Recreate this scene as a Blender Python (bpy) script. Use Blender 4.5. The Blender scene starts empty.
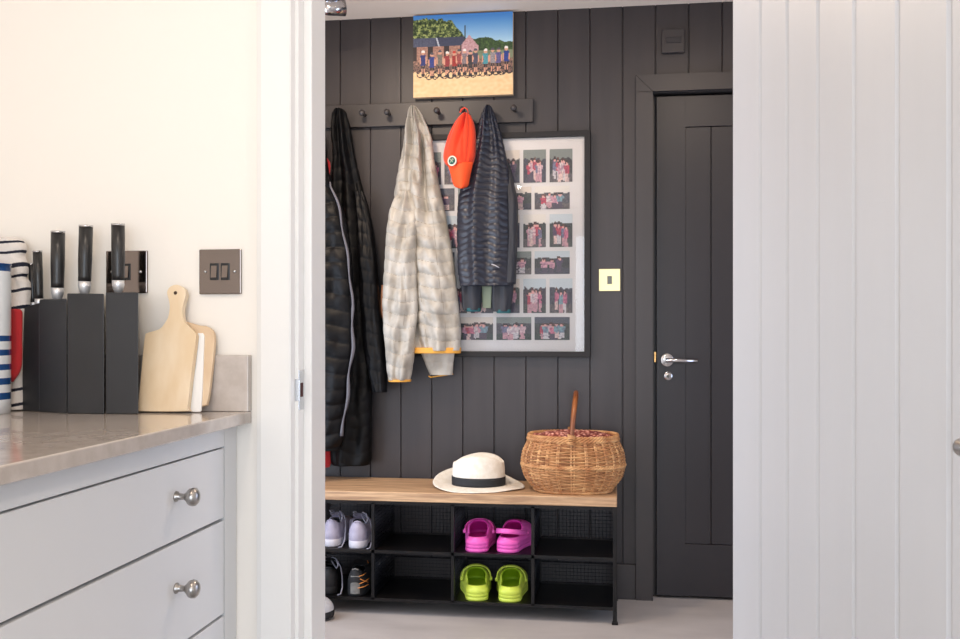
import bpy, math, random
from mathutils import Vector, Matrix, noise
C = bpy.context.scene
COL = C.collection
PI = math.pi
sin, cos = math.sin, math.cos
F = 960.0; HOR = 331.0; VPX = 617.0; H = 1.06
TH = math.atan((VPX-480)/F)
SN, CS = sin(TH), cos(TH)
YK = 1.85      # kitchen side of the dividing wall
YB = 3.85      # panelled wall of the hall

def XR(px):
    xc = (px-480)/F
    return (-SN+xc*CS)/(CS+xc*SN)
def TR(px, Y):
    return Y/(CS+(px-480)/F*SN)
def WP(px, py, Y):
    """the point seen at that pixel at world depth Y"""
    t = TR(px, Y)
    return Vector((XR(px)*Y, Y, H-(py-HOR)*t/F))

# ------------------------------------------------------------ materials
def lin(c):
    c = c/255.0
    return c/12.92 if c <= .04045 else ((c+.055)/1.055)**2.4
def L(rgb): return (lin(rgb[0]), lin(rgb[1]), lin(rgb[2]), 1)
MATS = {}
def mat(name, rgb, rough=.5, metal=0, var=None, vscale=8, bump=0, bscale=60, stretch=None, spec=.5,
        sheen=0, coat=0, detail=4, trans=0, alpha=1, ramp=(.35, .65)):
    m = bpy.data.materials.new(name); m.use_nodes = True
    nt = m.node_tree; b = nt.nodes['Principled BSDF']
    b.inputs['Base Color'].default_value = L(rgb)
    b.inputs['Roughness'].default_value = rough
    b.inputs['Metallic'].default_value = metal
    b.inputs['Specular IOR Level'].default_value = spec
    b.inputs['Sheen Weight'].default_value = sheen
    b.inputs['Coat Weight'].default_value = coat
    b.inputs['Transmission Weight'].default_value = trans
    tc = nt.nodes.new('ShaderNodeTexCoord'); mp = nt.nodes.new('ShaderNodeMapping')
    nt.links.new(tc.outputs['Object'], mp.inputs['Vector'])
    if stretch: mp.inputs['Scale'].default_value = stretch
    if var:
        n = nt.nodes.new('ShaderNodeTexNoise'); n.inputs['Scale'].default_value = vscale
        n.inputs['Detail'].default_value = detail
        nt.links.new(mp.outputs[0], n.inputs['Vector'])
        r = nt.nodes.new('ShaderNodeValToRGB')
        r.color_ramp.elements[0].position = ramp[0]; r.color_ramp.elements[1].position = ramp[1]
        r.color_ramp.elements[0].color = L(var); r.color_ramp.elements[1].color = L(rgb)
        nt.links.new(n.outputs[0], r.inputs[0]); nt.links.new(r.outputs[0], b.inputs['Base Color'])
    if bump:
        n2 = nt.nodes.new('ShaderNodeTexNoise'); n2.inputs['Scale'].default_value = bscale
        n2.inputs['Detail'].default_value = 5
        nt.links.new(mp.outputs[0], n2.inputs['Vector'])
        bp = nt.nodes.new('ShaderNodeBump'); bp.inputs['Strength'].default_value = bump
        bp.inputs['Distance'].default_value = .004
        nt.links.new(n2.outputs[0], bp.inputs['Height']); nt.links.new(bp.outputs[0], b.inputs['Normal'])
    MATS[name] = m
    return m

M_wall = mat('white_plaster', (243, 237, 229), .6, bump=.08, bscale=40)
M_trim = mat('white_gloss_trim', (238, 236, 233), .35)
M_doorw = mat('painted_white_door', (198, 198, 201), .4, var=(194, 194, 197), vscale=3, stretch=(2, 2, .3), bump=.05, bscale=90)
M_ceil = mat('ceiling_paint', (230, 216, 202), .8)
M_dark = mat('charcoal_panelling', (56, 51, 53), .42, var=(50, 46, 48), vscale=4, stretch=(5, 5, .35), bump=.12, bscale=14)
M_ddoor = mat('charcoal_door_paint', (39, 37, 42), .38, bump=.04, bscale=20)
M_dtrim = mat('charcoal_trim_paint', (55, 51, 52), .4)
M_floor = mat('grey_floor', (184, 178, 175), .45, var=(168, 162, 160), vscale=3.5, stretch=(1, 2.4, 1), bump=.05, bscale=30, ramp=(.3, .7))
M_kfloor = mat('kitchen_floor', (150, 150, 154), .5)
M_quartz = mat('speckled_quartz', (200, 190, 183), .16, var=(188, 177, 169), vscale=45, detail=8, coat=.3)
M_cab = mat('pale_grey_cabinet', (222, 222, 224), .38)
M_gap = mat('cabinet_shadow_gap', (66, 66, 72), .8)
M_nickel = mat('brushed_nickel', (176, 172, 168), .32, 1, bump=.03, bscale=200)
M_chrome = mat('polished_chrome', (200, 200, 204), .16, 1)
M_bnickel = mat('black_nickel_plate', (128, 118, 113), .12, 1)
M_black = mat('black_plastic', (18, 18, 20), .3)
M_block = mat('black_painted_block', (44, 45, 49), .42, var=(36, 37, 41), vscale=6, bump=.05, bscale=60)
M_handle = mat('dark_pakka_handle', (40, 39, 40), .33, var=(26, 25, 26), vscale=30, stretch=(1, 1, .1))
M_steel = mat('steel', (196, 196, 198), .25, 1)
M_beech = mat('pale_beech', (238, 218, 190), .5, var=(228, 202, 166), vscale=7, stretch=(3, 3, 1), bump=.03)
M_beech2 = mat('cream_beech', (228, 203, 172), .5, var=(212, 180, 145), vscale=10)
M_wplastic = mat('white_chopping_plastic', (242, 241, 240), .4)
M_enamelw = mat('white_enamel', (232, 236, 240), .2, coat=.4)
M_enamelb = mat('blue_enamel', (32, 74, 132), .25, coat=.3)
M_towelw = mat('white_cotton', (226, 218, 212), .9, bump=.3, bscale=300, sheen=.3)
M_towelb = mat('navy_cotton', (30, 32, 48), .9)
M_red = mat('red_cotton', (168, 24, 30), .85, sheen=.2)
M_oak = mat('pale_oak', (206, 170, 132), .5, var=(158, 124, 94), vscale=9, stretch=(.8, 12, 12), bump=.08, bscale=40)
M_metal = mat('black_steel', (13, 13, 17), .42, .5, var=(28, 24, 23), vscale=14)
M_wire = mat('dark_wire', (34, 36, 44), .4, .6)
M_frame = mat('black_frame_wood', (34, 32, 33), .5, spec=.3)
M_matb = mat('white_mount', (226, 223, 224), .75)
M_cream = mat('cream_brass_plate', (240, 224, 168), .25, .15)
M_grey = mat('grey_rocker', (96, 100, 96), .4)
M_coatb = mat('black_puffer', (6, 6, 9), .48, bump=.25, bscale=35, spec=.22)
M_coatb2 = mat('black_shell', (6, 6, 8), .55, bump=.2, bscale=25, spec=.2)
M_pipe = mat('grey_reflective_piping', (92, 90, 97), .35)
M_navy = mat('navy_puffer', (31, 34, 47), .36, bump=.25, bscale=45, spec=.55)
M_soft = mat('dark_softshell', (36, 38, 46), .6, bump=.06, bscale=200)
M_teal = mat('teal_lining', (32, 92, 98), .7)
M_lining = mat('pale_green_lining', (186, 200, 176), .8)
M_white = mat('white_quilt', (182, 177, 168), .42, var=(150, 144, 134), vscale=14, bump=.8, bscale=30, spec=.4, ramp=(.3, .6))
M_orange = mat('orange_binding', (222, 160, 62), .6)
M_cap = mat('orange_red_twill', (236, 62, 18), .75, bump=.1, bscale=300, sheen=.2)
M_capb = mat('orange_brim_twill', (240, 82, 30), .75, bump=.1, bscale=300)
M_badgew = mat('badge_white', (206, 206, 190), .6)
M_badgeg = mat('badge_green', (20, 92, 72), .6)
M_badgep = mat('badge_dark', (38, 30, 60), .6)
M_straw = mat('white_straw', (238, 232, 222), .75, var=(226, 218, 204), vscale=50, bump=.35, bscale=220)
M_band = mat('black_grosgrain', (28, 29, 34), .7)
M_wick = mat('golden_wicker', (196, 142, 92), .5, var=(134, 84, 48), vscale=18, bump=.2, bscale=120, ramp=(.3, .62))
M_wick2 = mat('pale_wicker', (214, 166, 114), .5, var=(168, 112, 68), vscale=22, bump=.2, bscale=120)
M_wood = mat('varnished_willow', (150, 88, 44), .35, var=(104, 54, 26), vscale=14, stretch=(1, 1, .3))
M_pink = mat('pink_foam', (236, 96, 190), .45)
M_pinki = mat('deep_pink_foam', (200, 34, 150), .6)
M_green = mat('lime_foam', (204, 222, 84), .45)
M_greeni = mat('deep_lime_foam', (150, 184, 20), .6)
M_lilac = mat('lilac_grey_knit', (178, 172, 190), .7, var=(160, 154, 174), vscale=40, bump=.2, bscale=300)
M_lsole = mat('white_lilac_sole', (206, 203, 212), .5)
M_dgrey = mat('dark_grey_lining', (64, 62, 68), .9)
M_lace = mat('grey_lace', (140, 138, 150), .8)
M_tblack = mat('black_trail_mesh', (24, 24, 27), .7, bump=.2, bscale=200)
M_tgrey = mat('grey_trail_heel', (128, 126, 122), .6, var=(96, 94, 92), vscale=30)
M_tor = mat('orange_lace', (206, 128, 56), .7)
M_bol = mat('satin_steel', (225, 225, 228), .4, .7)
M_light = bpy.data.materials.new('lamp_glow'); M_light.use_nodes = True
_b = M_light.node_tree.nodes['Principled BSDF']
_b.inputs['Emission Color'].default_value = (1, .85, .68, 1); _b.inputs['Emission Strength'].default_value = 6
M_glass = bpy.data.materials.new('picture_glass'); M_glass.use_nodes = True
_n = M_glass.node_tree; _n.nodes.remove(_n.nodes['Principled BSDF'])
_t = _n.nodes.new('ShaderNodeBsdfTransparent'); _g = _n.nodes.new('ShaderNodeBsdfGlossy'); _g.inputs['Roughness'].default_value = .02
_fr = _n.nodes.new('ShaderNodeFresnel'); _fr.inputs['IOR'].default_value = 1.35; _mx = _n.nodes.new('ShaderNodeMixShader')
_n.links.new(_fr.outputs[0], _mx.inputs[0]); _n.links.new(_t.outputs[0], _mx.inputs[1]); _n.links.new(_g.outputs[0], _mx.inputs[2])
_n.links.new(_mx.outputs[0], _n.nodes['Material Output'].inputs[0])

M_print = bpy.data.materials.new('photo_print'); M_print.use_nodes = True
_nt = M_print.node_tree; _at = _nt.nodes.new('ShaderNodeAttribute'); _at.attribute_name = 'Col'
_nt.links.new(_at.outputs['Color'], _nt.nodes['Principled BSDF'].inputs['Base Color'])
_nt.nodes['Principled BSDF'].inputs['Roughness'].default_value = .55

# wicker liner: small flowered cloth
def flowered():
    m = bpy.data.materials.new('flowered_cloth'); m.use_nodes = True
    nt = m.node_tree; b = nt.nodes['Principled BSDF']; b.inputs['Roughness'].default_value = .8
    tc = nt.nodes.new('ShaderNodeTexCoord'); v = nt.nodes.new('ShaderNodeTexVoronoi')
    v.inputs['Scale'].default_value = 75
    nt.links.new(tc.outputs['Object'], v.inputs['Vector'])
    r = nt.nodes.new('ShaderNodeValToRGB'); e = r.color_ramp.elements
    e[0].position = .0; e[0].color = L((250, 226, 214)); e[1].position = 1; e[1].color = L((104, 42, 38))
    x = e.new(.36); x.color = L((206, 130, 112)); x = e.new(.55); x.color = L((120, 50, 42))
    nt.links.new(v.outputs['Distance'], r.inputs[0]); nt.links.new(r.outputs[0], b.inputs['Base Color'])
    return m
M_flower = flowered()

# ------------------------------------------------------------ mesh builder
class MB:
    def __init__(s): s.v = []; s.f = []; s.mi = []; s.sm = []
    def add(s, vs, fs, mi=0, smooth=False):
        o = len(s.v); s.v += [Vector(p) for p in vs]
        for f in fs:
            s.f.append(tuple(i+o for i in f)); s.mi.append(mi); s.sm.append(smooth)
        return s
    def box(s, x0, x1, y0, y1, z0, z1, mi=0):
        v = [(x, y, z) for x in (x0, x1) for y in (y0, y1) for z in (z0, z1)]
        f = [(0, 1, 3, 2), (4, 6, 7, 5), (0, 4, 5, 1), (2, 3, 7, 6), (0, 2, 6, 4), (1, 5, 7, 3)]
        return s.add(v, f, mi)
    def grid(s, P, closed_u=False, closed_v=False, mi=0, smooth=True, mifn=None):
        """P[i][j] rows"""
        n = len(P); m = len(P[0]); o = len(s.v)
        for r in P: s.v += [Vector(p) for p in r]
        for i in range(n if closed_u else n-1):
            for j in range(m if closed_v else m-1):
                a = o+i*m+j; b = o+i*m+(j+1) % m; c = o+((i+1) % n)*m+(j+1) % m; d = o+((i+1) % n)*m+j
                s.f.append((a, b, c, d)); s.mi.append(mifn(i, j) if mifn else mi); s.sm.append(smooth)
        return s
    def fan(s, ring, centre, mi=0, smooth=True):
        n = len(ring)
        return s.add(list(ring)+[centre], [(i, (i+1) % n, n) for i in range(n)], mi, smooth)
    def tube(s, pts, r, n=8, closed=False, mi=0, rfn=None, flat=1.0, up=None):
        pts = [Vector(p) for p in pts]; N = len(pts); P = []
        prev = None
        for i, p in enumerate(pts):
            if closed: d = pts[(i+1) % N]-pts[i-1]
            else: d = pts[min(i+1, N-1)]-pts[max(i-1, 0)]
            d.normalize()
            if up is not None: a = d.cross(Vector(up))
            elif prev is None: a = d.cross(Vector((0, 0, 1)) if abs(d.z) < .9 else Vector((1, 0, 0)))
            else: a = prev-d*prev.dot(d)
            if a.length < 1e-6: a = Vector((1, 0, 0))
            a.normalize(); prev = a; b = d.cross(a)
            rr = rfn(i/(N-1)) if rfn else r
            P.append([p+a*cos(2*PI*k/n)*rr+b*sin(2*PI*k/n)*rr*flat for k in range(n)])
        s.grid(P, closed_u=closed, closed_v=True, mi=mi)
        if not closed:
            s.fan(P[0], pts[0], mi, False); s.fan(P[-1], pts[-1], mi, False)
        return s
    def lathe(s, prof, n=32, axis='z', at=(0, 0, 0), mi=0, smooth=True, mifn=None):
        """prof: list of (r, h)"""
        P = []
        for r, h in prof:
            row = []
            for k in range(n):
                a = 2*PI*k/n; c, d = r*cos(a), r*sin(a)
                if axis == 'z': q = (c, d, h)
                elif axis == 'y': q = (c, h, d)
                else: q = (h, c, d)
                row.append(Vector(q)+Vector(at))
            P.append(row)
        return s.grid(P, closed_v=True, mi=mi, smooth=smooth, mifn=mifn)
    def prism(s, front, back, mi=0):
        n = len(front)
        s.add(list(front), [tuple(range(n))], mi)
        s.add(list(back), [tuple(range(n))[::-1]], mi)
        return s.add(list(front)+list(back), [(i, (i+1) % n, n+(i+1) % n, n+i) for i in range(n)], mi)
    def build(s, name, mats, parent=None, bevel=0, bseg=2, kind=None, label=None, cat=None, group=None, weld=True):
        me = bpy.data.meshes.new(name)
        o0 = origin(parent)
        me.from_pydata([p-o0 for p in s.v], [], s.f)
        if not isinstance(mats, (list, tuple)): mats = [mats]
        for m in mats: me.materials.append(m)
        me.polygons.foreach_set('material_index', s.mi)
        me.polygons.foreach_set('use_smooth', s.sm)
        me.update()
        import bmesh
        bm = bmesh.new(); bm.from_mesh(me)
        if weld: bmesh.ops.remove_doubles(bm, verts=bm.verts, dist=1e-5)
        bmesh.ops.recalc_face_normals(bm, faces=bm.faces)
        bm.to_mesh(me); bm.free()
        ob = bpy.data.objects.new(name, me); COL.objects.link(ob)
        if parent: ob.parent = parent
        if bevel:
            md = ob.modifiers.new('bevel', 'BEVEL'); md.width = bevel; md.segments = bseg; md.limit_method = 'ANGLE'
            md.harden_normals = False
        if kind: ob['kind'] = kind
        if label: ob['label'] = label
        if cat: ob['category'] = cat
        if group: ob['group'] = group
        return ob
def origin(o):
    v = Vector((0, 0, 0))
    while o is not None: v = v+o.location; o = o.parent
    return v
def thing(name, label, cat, loc=(0, 0, 0), group=None, kind=None):
    o = bpy.data.objects.new(name, None); COL.objects.link(o)
    o.location = loc; o.empty_display_size = .1
    if label: o['label'] = label
    if cat: o['category'] = cat
    if group: o['group'] = group
    if kind: o['kind'] = kind
    return o
def struct(mb, name, m, **k): return mb.build(name, m, kind='structure', **k)
def copy_tree(o, parent=None):
    c = o.copy(); COL.objects.link(c)
    if parent: c.parent = parent
    for ch in [x for x in bpy.data.objects if x.parent == o]: copy_tree(ch, c)
    return c
def interp(tab, x):
    """smooth interpolation through a table of (x, a, b, ...)"""
    if x <= tab[0][0]: return tab[0][1:]
    if x >= tab[-1][0]: return tab[-1][1:]
    for i in range(len(tab)-1):
        if tab[i][0] <= x <= tab[i+1][0]:
            p1, p2 = tab[i], tab[i+1]
            p0 = tab[max(i-1, 0)]; p3 = tab[min(i+2, len(tab)-1)]
            h = p2[0]-p1[0]; u = (x-p1[0])/h; out = []
            for k in range(1, len(p1)):
                m1 = (p2[k]-p0[k])/max(p2[0]-p0[0], 1e-9)*h; m2 = (p3[k]-p1[k])/max(p3[0]-p1[0], 1e-9)*h
                out.append((2*u**3-3*u**2+1)*p1[k]+(u**3-2*u**2+u)*m1+(-2*u**3+3*u**2)*p2[k]+(u**3-u**2)*m2)
            return tuple(out)

# ------------------------------------------------------------ the rooms
CE = 2.347
X_OPL, X_OPR = -.632, .262
# hall and kitchen floor / ceiling
struct(MB().box(-1.75, 1.9, YK, 4.1, -.06, 0), 'floor_hall', M_floor)
struct(MB().box(-1.5, 2.7, -3.1, YK, -.06, 0), 'floor_kitchen', M_kfloor)
struct(MB().box(-1.75, 1.9, YK+.13, 4.1, CE, CE+.06), 'ceiling_hall', M_ceil)
struct(MB().box(-1.5, 2.7, -3.1, YK+.13, 2.42, 2.48), 'ceiling_kitchen', M_ceil)

def vpanel(mb, xs, x0, x1, y, z0, z1, g=.0032, d=.006, yb=None):
    """boards with v-grooves at xs, facing -y"""
    pts = [(x0, y)]
    for x in xs:
        if x0+.01 < x < x1-.01: pts += [(x-g, y), (x-g*.35, y+d), (x+g*.35, y+d), (x+g, y)]
    pts += [(x1, y)]
    yb = y+.05 if yb is None else yb
    lo = [(p[0], p[1], z0) for p in pts]; hi = [(p[0], p[1], z1) for p in pts]
    mb.grid([lo, hi], smooth=False)
    mb.box(x0, x1, y+d+.002, yb, z0, z1)
    mb.add([(x0, y, z0), (x0, y+d+.002, z0), (x0, y+d+.002, z1), (x0, y, z1)], [(0, 1, 2, 3)])
    mb.add([(x1, y, z0), (x1, y+d+.002, z0), (x1, y+d+.002, z1), (x1, y, z1)], [(0, 1, 2, 3)])
grooves = [-1.1326+.1283*k for k in range(-5, 26)]
mb = MB()
vpanel(mb, grooves, -1.7, .11, YB, 0, CE, yb=4.0)
vpanel(mb, grooves, .11, .955, YB, 2.03, CE, yb=4.0)
vpanel(mb, grooves, .955, 1.8, YB, 0, CE, yb=4.0)
mb.box(.11, .955, 3.93, 4.0, 0, 2.03)
struct(mb, 'wall_back', M_dark)
struct(MB().box(-1.78, -1.7, YK+.13, 4.0, 0, CE), 'wall_left_hall', M_wall)
struct(MB().box(1.8, 1.88, YK+.13, 4.0, 0, CE), 'wall_right_hall', M_wall)
# dividing wall between kitchen and hall with the door opening
mb = MB()
mb.box(-1.78, X_OPL-.03, YK, YK+.125, 0, 2.42)
mb.box(X_OPR+.03, 2.7, YK, YK+.125, 0, 2.42)
mb.box(X_OPL-.03, X_OPR+.03, YK, YK+.125, 2.06, 2.42)
struct(mb, 'wall_middle', M_wall)
mb = MB(); mb.box(-1.48, -1.40, -3.0, -2.4, 0, 2.42); mb.box(-1.48, -1.40, -.6, YK, 0, 2.42)
mb.box(-1.48, -1.40, -2.4, -.6, 0, .65); mb.box(-1.48, -1.40, -2.4, -.6, 2.05, 2.42)
struct(mb, 'wall_left_kitchen', M_wall)
wf2 = thing('added_window_left', None, None, (-1.44, -1.5, .65), kind='structure')  # unseen window added to bring in light from the left
mb = MB(); mb.box(-1.47, -1.39, -2.4, -.6, .65, .7); mb.box(-1.47, -1.39, -2.4, -.6, 2.0, 2.05)
for a in (-2.4, -1.53, -.66): mb.box(-1.47, -1.39, a, a+.06, .7, 2.0)
mb.build('window_frame', M_trim, wf2, bevel=.004)
struct(MB().box(2.6, 2.68, -3.0, YK, 0, 2.42), 'wall_right_kitchen', M_wall)
# kitchen wall behind the photographer: big window
wx0, wx1, wz0, wz1 = -.5, 1.6, .12, 2.15
mb = MB()
mb.box(-1.48, wx0, -3.08, -3.0, 0, 2.42); mb.box(wx1, 2.68, -3.08, -3.0, 0, 2.42)
mb.box(wx0, wx1, -3.08, -3.0, 0, wz0); mb.box(wx0, wx1, -3.08, -3.0, wz1, 2.42)
struct(mb, 'wall_front', M_wall)
wf = thing('window_1', None, None, (wx0, -3.0, wz0), kind='structure')
mb = MB()
for a, b in ((wx0, wx0+.06), (wx1-.06, wx1), ((wx0+wx1)/2-.03, (wx0+wx1)/2+.03)): mb.box(a, b, -3.07, -2.99, wz0, wz1)
mb.box(wx0, wx1, -3.07, -2.99, wz0, wz0+.06); mb.box(wx0, wx1, -3.07, -2.99, wz1-.06, wz1)
mb.build('window_frame', M_trim, wf, bevel=.004)

# kitchen door lining: casing, rebate, stop (left), mirrored on the right, head
mb = MB()
prof = [(-.71, YK-.02), (-.70, YK-.024), (-.642, YK-.024), (-.639, YK-.021), (-.639, 1.852), (-.6325, 1.852), (-.6316, 1.8525),
        (-.6316, 1.886), (-.6165, 1.886), (-.615, 1.8875), (-.615, 1.976), (-.617, 1.979), (-.70, 1.979), (-.70, 1.975), (-.71, YK)]
lo = [Vector((x, y, 0)) for x, y in prof]; hi = [Vector((x, y, 2.06)) for x, y in prof]
mb.prism(lo, hi)
tr = struct(mb, 'trim_1', M_trim)
mb = MB()
xr = X_OPR
prof2 = [(2*(xr-.185)-x if False else (xr+(-.6316-x)), y) for x, y in prof]
mb.prism([Vector((x, y, 0)) for x, y in prof2], [Vector((x, y, 2.06)) for x, y in prof2])
struct(mb, 'trim_2', M_trim)
mb = MB()
mb.box(-.71, xr+.08, YK-.024, 1.852, 2.035, 2.11); mb.box(-.64, xr+.01, 1.852, 1.886, 2.032, 2.06)
mb.box(-.64, xr+.01, 1.886, 1.979, 2.015, 2.06)
struct(mb, 'trim_3', M_trim)
# strike plate on the lining (parts of the left lining)
zt = WP(297, 379, 1.86).z; zb = WP(297, 401, 1.86).z
mb = MB(); mb.box(-.6325-.0062, -.6292, 1.8515, 1.853, zb, zt)
mb.box(-.6318, -.6302, 1.852, 1.884, zb-.018, zt+.018)
st = mb.build('strike_plate', M_steel, tr, bevel=.0008, label='chrome strike plate')
mb = MB(); mb.box(-.6304, -.6296, 1.861, 1.876, zb+.008, zt-.008)
mb.build('latch_hole', mat('red_hole_shade', (66, 24, 22), .8), st)  # reddish dark patch, shade of the hole's inside put into the colour

# ------------------------------------------------------------ white kitchen door, standing open
d = Vector((XR(393), 1, 0)).normalized()*-1         # from hinge to free edge
hinge = Vector((XR(733)*1.835, 1.835, 0))
ang = math.atan2(d.y, d.x)
nrm = Vector((d.y, -d.x, 0))                         # face towards the left of the photo
if nrm.x > 0: nrm = -nrm
dw = thing('door_1', None, None, (0, 0, 0), kind='structure')
mb = MB()
DWID = .90
gs = [.131+.113*k for k in range(7)]
pts = [(0, 0)]
for g in gs:
    pts += [(g-.0045, 0), (g-.0002, -.0036), (g+.0002, -.0036), (g+.0085, 0)]
pts += [(DWID, 0)]
P = []
for z in (.008, 2.02): P.append([hinge+d*s+nrm*o+Vector((0, 0, z)) for s, o in pts])
mb.grid(P, smooth=False)
A = [hinge+nrm*-.006, hinge+d*DWID+nrm*-.006, hinge+d*DWID+nrm*-.04, hinge+nrm*-.04]
mb.prism([a+Vector((0, 0, .008)) for a in A], [a+Vector((0, 0, 2.02)) for a in A])
for s in (0, DWID):
    q = hinge+d*s
    mb.add([q+Vector((0, 0, .008)), q+nrm*-.006+Vector((0, 0, .008)), q+nrm*-.006+Vector((0, 0, 2.02)), q+Vector((0, 0, 2.02))], [(0, 1, 2, 3)])
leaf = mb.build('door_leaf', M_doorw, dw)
mb = MB()
hz = .9416; s_tip = .803; s_r = .866; off = .052
base = hinge+d*s_r+Vector((0, 0, hz))
mb.tube([base+nrm*.0, base+nrm*.008], .026, 28)
mb.tube([base+nrm*.008, base+nrm*(off)], .0095, 16)
tip = hinge+d*s_tip+nrm*off+Vector((0, 0, hz))
e = base+nrm*off
dirv = (tip-e).normalized()
mb.tube([e-dirv*-.0+(-dirv)*.009, e, tip-dirv*.004, tip-dirv*.001, tip], .0098, 20, rfn=lambda u: .0098 if u < .7 else (.0092 if u < .9 else .0075))
mb.build('door_handle', M_nickel, dw, label='brushed metal lever handle')
for z in (.25, 1.0, 1.8):
    MB().tube([hinge+nrm*-.043+Vector((0, 0, z)), hinge+nrm*-.043+Vector((0, 0, z+.09))], .006, 12).build('hinge', M_steel, dw)

# ------------------------------------------------------------ dark far door with casing
mb = MB()
mb.box(.074, .14, YB-.022, YB+.06, 0, 2.002); mb.box(.923, .99, YB-.022, YB+.06, 0, 2.002)
# mitred head
mb.prism([Vector((.074, YB-.022, 2.068)), Vector((.99, YB-.022, 2.068)), Vector((.923, YB-.022, 2.002)), Vector((.14, YB-.022, 2.002))],
         [Vector((.074, YB, 2.068)), Vector((.99, YB, 2.068)), Vector((.923, YB, 2.002)), Vector((.14, YB, 2.002))])
mb.box(.074, .14, YB-.022, YB, 2.002, 2.0021)
mb.prism([Vector((.074, YB-.022, 2.0)), Vector((.14, YB-.022, 2.0)), Vector((.074, YB-.022, 2.066))][::-1], [Vector((.074, YB, 2.0)), Vector((.14, YB, 2.0)), Vector((.074, YB, 2.066))][::-1])
mb.box(.14, .923, YB+.0, YB+.06, 2.0, 2.03)
mb.box(.14, .148, YB+.045, YB+.09, 0, 2.0)
struct(mb, 'trim_4', M_dtrim, bevel=.002)
fd = thing('door_2', None, None, (.152, 3.875, 0), kind='structure')
mb = MB()
yd = 3.873
mb.box(.155, .2663, yd, yd+.036, .012, 1.99); mb.box(.80, .912, yd, yd+.036, .012, 1.99)
mb.box(.2663, .80, yd, yd+.036, .012, .217); mb.box(.2663, .80, yd, yd+.036, 1.867, 1.99)
mb.build('door_leaf', M_ddoor, fd, bevel=.0015)
mb = MB(); vpanel(mb, [.2663+.1004*k for k in range(1, 6)], .2685, .798, yd+.004, .2195, 1.8645, yb=yd+.034)
mb.build('door_panel', M_ddoor, fd)
zh = WP(667, 360, yd).z; xh = XR(667)*yd
mb = MB()
mb.lathe([(0, -.009), (.024, -.009), (.0265, -.007), (.0265, 0)], 32, 'y', (xh, yd, zh))
mb.tube([(xh, yd-.008, zh), (xh, yd-.05, zh)], .008, 14)
mb.tube([(xh-.008, yd-.05, zh), (xh+.03, yd-.05, zh), (xh+.115, yd-.048, zh-.002)], .0085, 14)
mb.build('door_handle', M_chrome, fd, label='chrome lever handle')
zl = WP(668, 376, yd).z; xl = XR(668)*yd
mb = MB(); mb.lathe([(0, -.007), (.016, -.007), (.0175, -.005), (.0175, 0)], 28, 'y', (xl, yd, zl))
lk = mb.build('lock_escutcheon', M_chrome, fd, label='round chrome keyhole cover')
MB().lathe([(0, -.009), (.006, -.009), (.006, -.006)], 16, 'y', (xl, yd, zl)).build('keyhole', M_grey, lk)
mb = MB(); mb.box(.1465, .153, yd-.001, yd+.012, WP(655, 362, yd).z, WP(655, 352, yd).z)
mb.build('latch', mat('brass', (206, 160, 100), .3, 1), fd, label='brass latch bolt')
# skirting
struct(MB().box(-1.7, .074, YB-.018, YB, 0, .138), 'baseboard_back', M_dtrim, bevel=.003)
struct(MB().box(-1.39, -.71, YK-.015, YK, 0, .12), 'baseboard_middle', M_trim, bevel=.003)

# ------------------------------------------------------------ kitchen cabinet + worktop
CT = .8988; XF = -.76
cab = thing('kitchen_cabinet', 'pale grey base cabinet with stacked drawers and round metal knobs under the stone worktop', 'cabinet', (-1.08, 1.0, 0))
zd = [(.8334, .6955), (.692, .5085), (.505, .30), (.297, .115)]
Y0c, Y1c, Y1d = -.3, YK-.002, 1.787
mb = MB()
mb.box(-1.395, XF-.022, Y0c, Y1c, .10, .8745)
mb.box(XF-.022, XF, Y1d+.002, Y1c, .10, .8745)           # end stile
mb.box(XF-.022, XF, Y0c, Y1d+.002, .8345, .8745)
mb.box(XF-.022, XF, Y0c, Y1d+.002, .10, .114)
mb.box(-1.395, XF-.06, Y0c, Y1c, 0, .10)
mb.box(XF-.0218, XF-.017, .6, Y1d+.001, .114, .834, 1)
mb.build('carcass', [M_cab, M_gap], cab, bevel=.0015)
for i, (zt, zb) in enumerate(zd):
    mb = MB(); mb.box(XF-.0168, XF-.0005, .75, Y1d-.0005, zb+.0005, zt-.0022)
    dr = mb.build('drawer', M_cab, cab, bevel=.001)
    for yk in ([1.58] if i > 1 else [WP(195, 497, 1.58).y]):
        zc = [WP(195, 497, 1.58).z, WP(194.5, 589, 1.58).z, .40, .205][i]
        mb = MB()
        mb.lathe([(0, .0), (.0095, 0), (.0095, .003), (.006, .006), (.0052, .016), (.009, .021), (.0145, .026), (.0162, .031), (.0155, .0365), (.011, .041), (.005, .0428), (0, .043)],
                 28, 'x', (XF-.001, yk, zc))
        mb.build('knob', M_nickel, dr, label='round brushed metal knob')
mb = MB(); mb.box(XF-.0168, XF-.0005, -.298, .744, .116, .831); mb.build('door', M_cab, cab, bevel=.001)
ct = MB().box(-1.398, -.728, -.35, YK-.001, .8748, CT).build('worktop', M_quartz, None, bevel=.0025,
     label='beige speckled stone worktop lying along the pale grey drawers', cat='worktop')
zu = WP(251, 355, YK).z
MB().box(-1.398, -.728, YK-.021, YK-.0005, CT+.0003, zu).build('upstand', M_quartz, None, bevel=.0015,
     label='low beige stone upstand on the wall behind the knife block and boards', cat='upstand')

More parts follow.
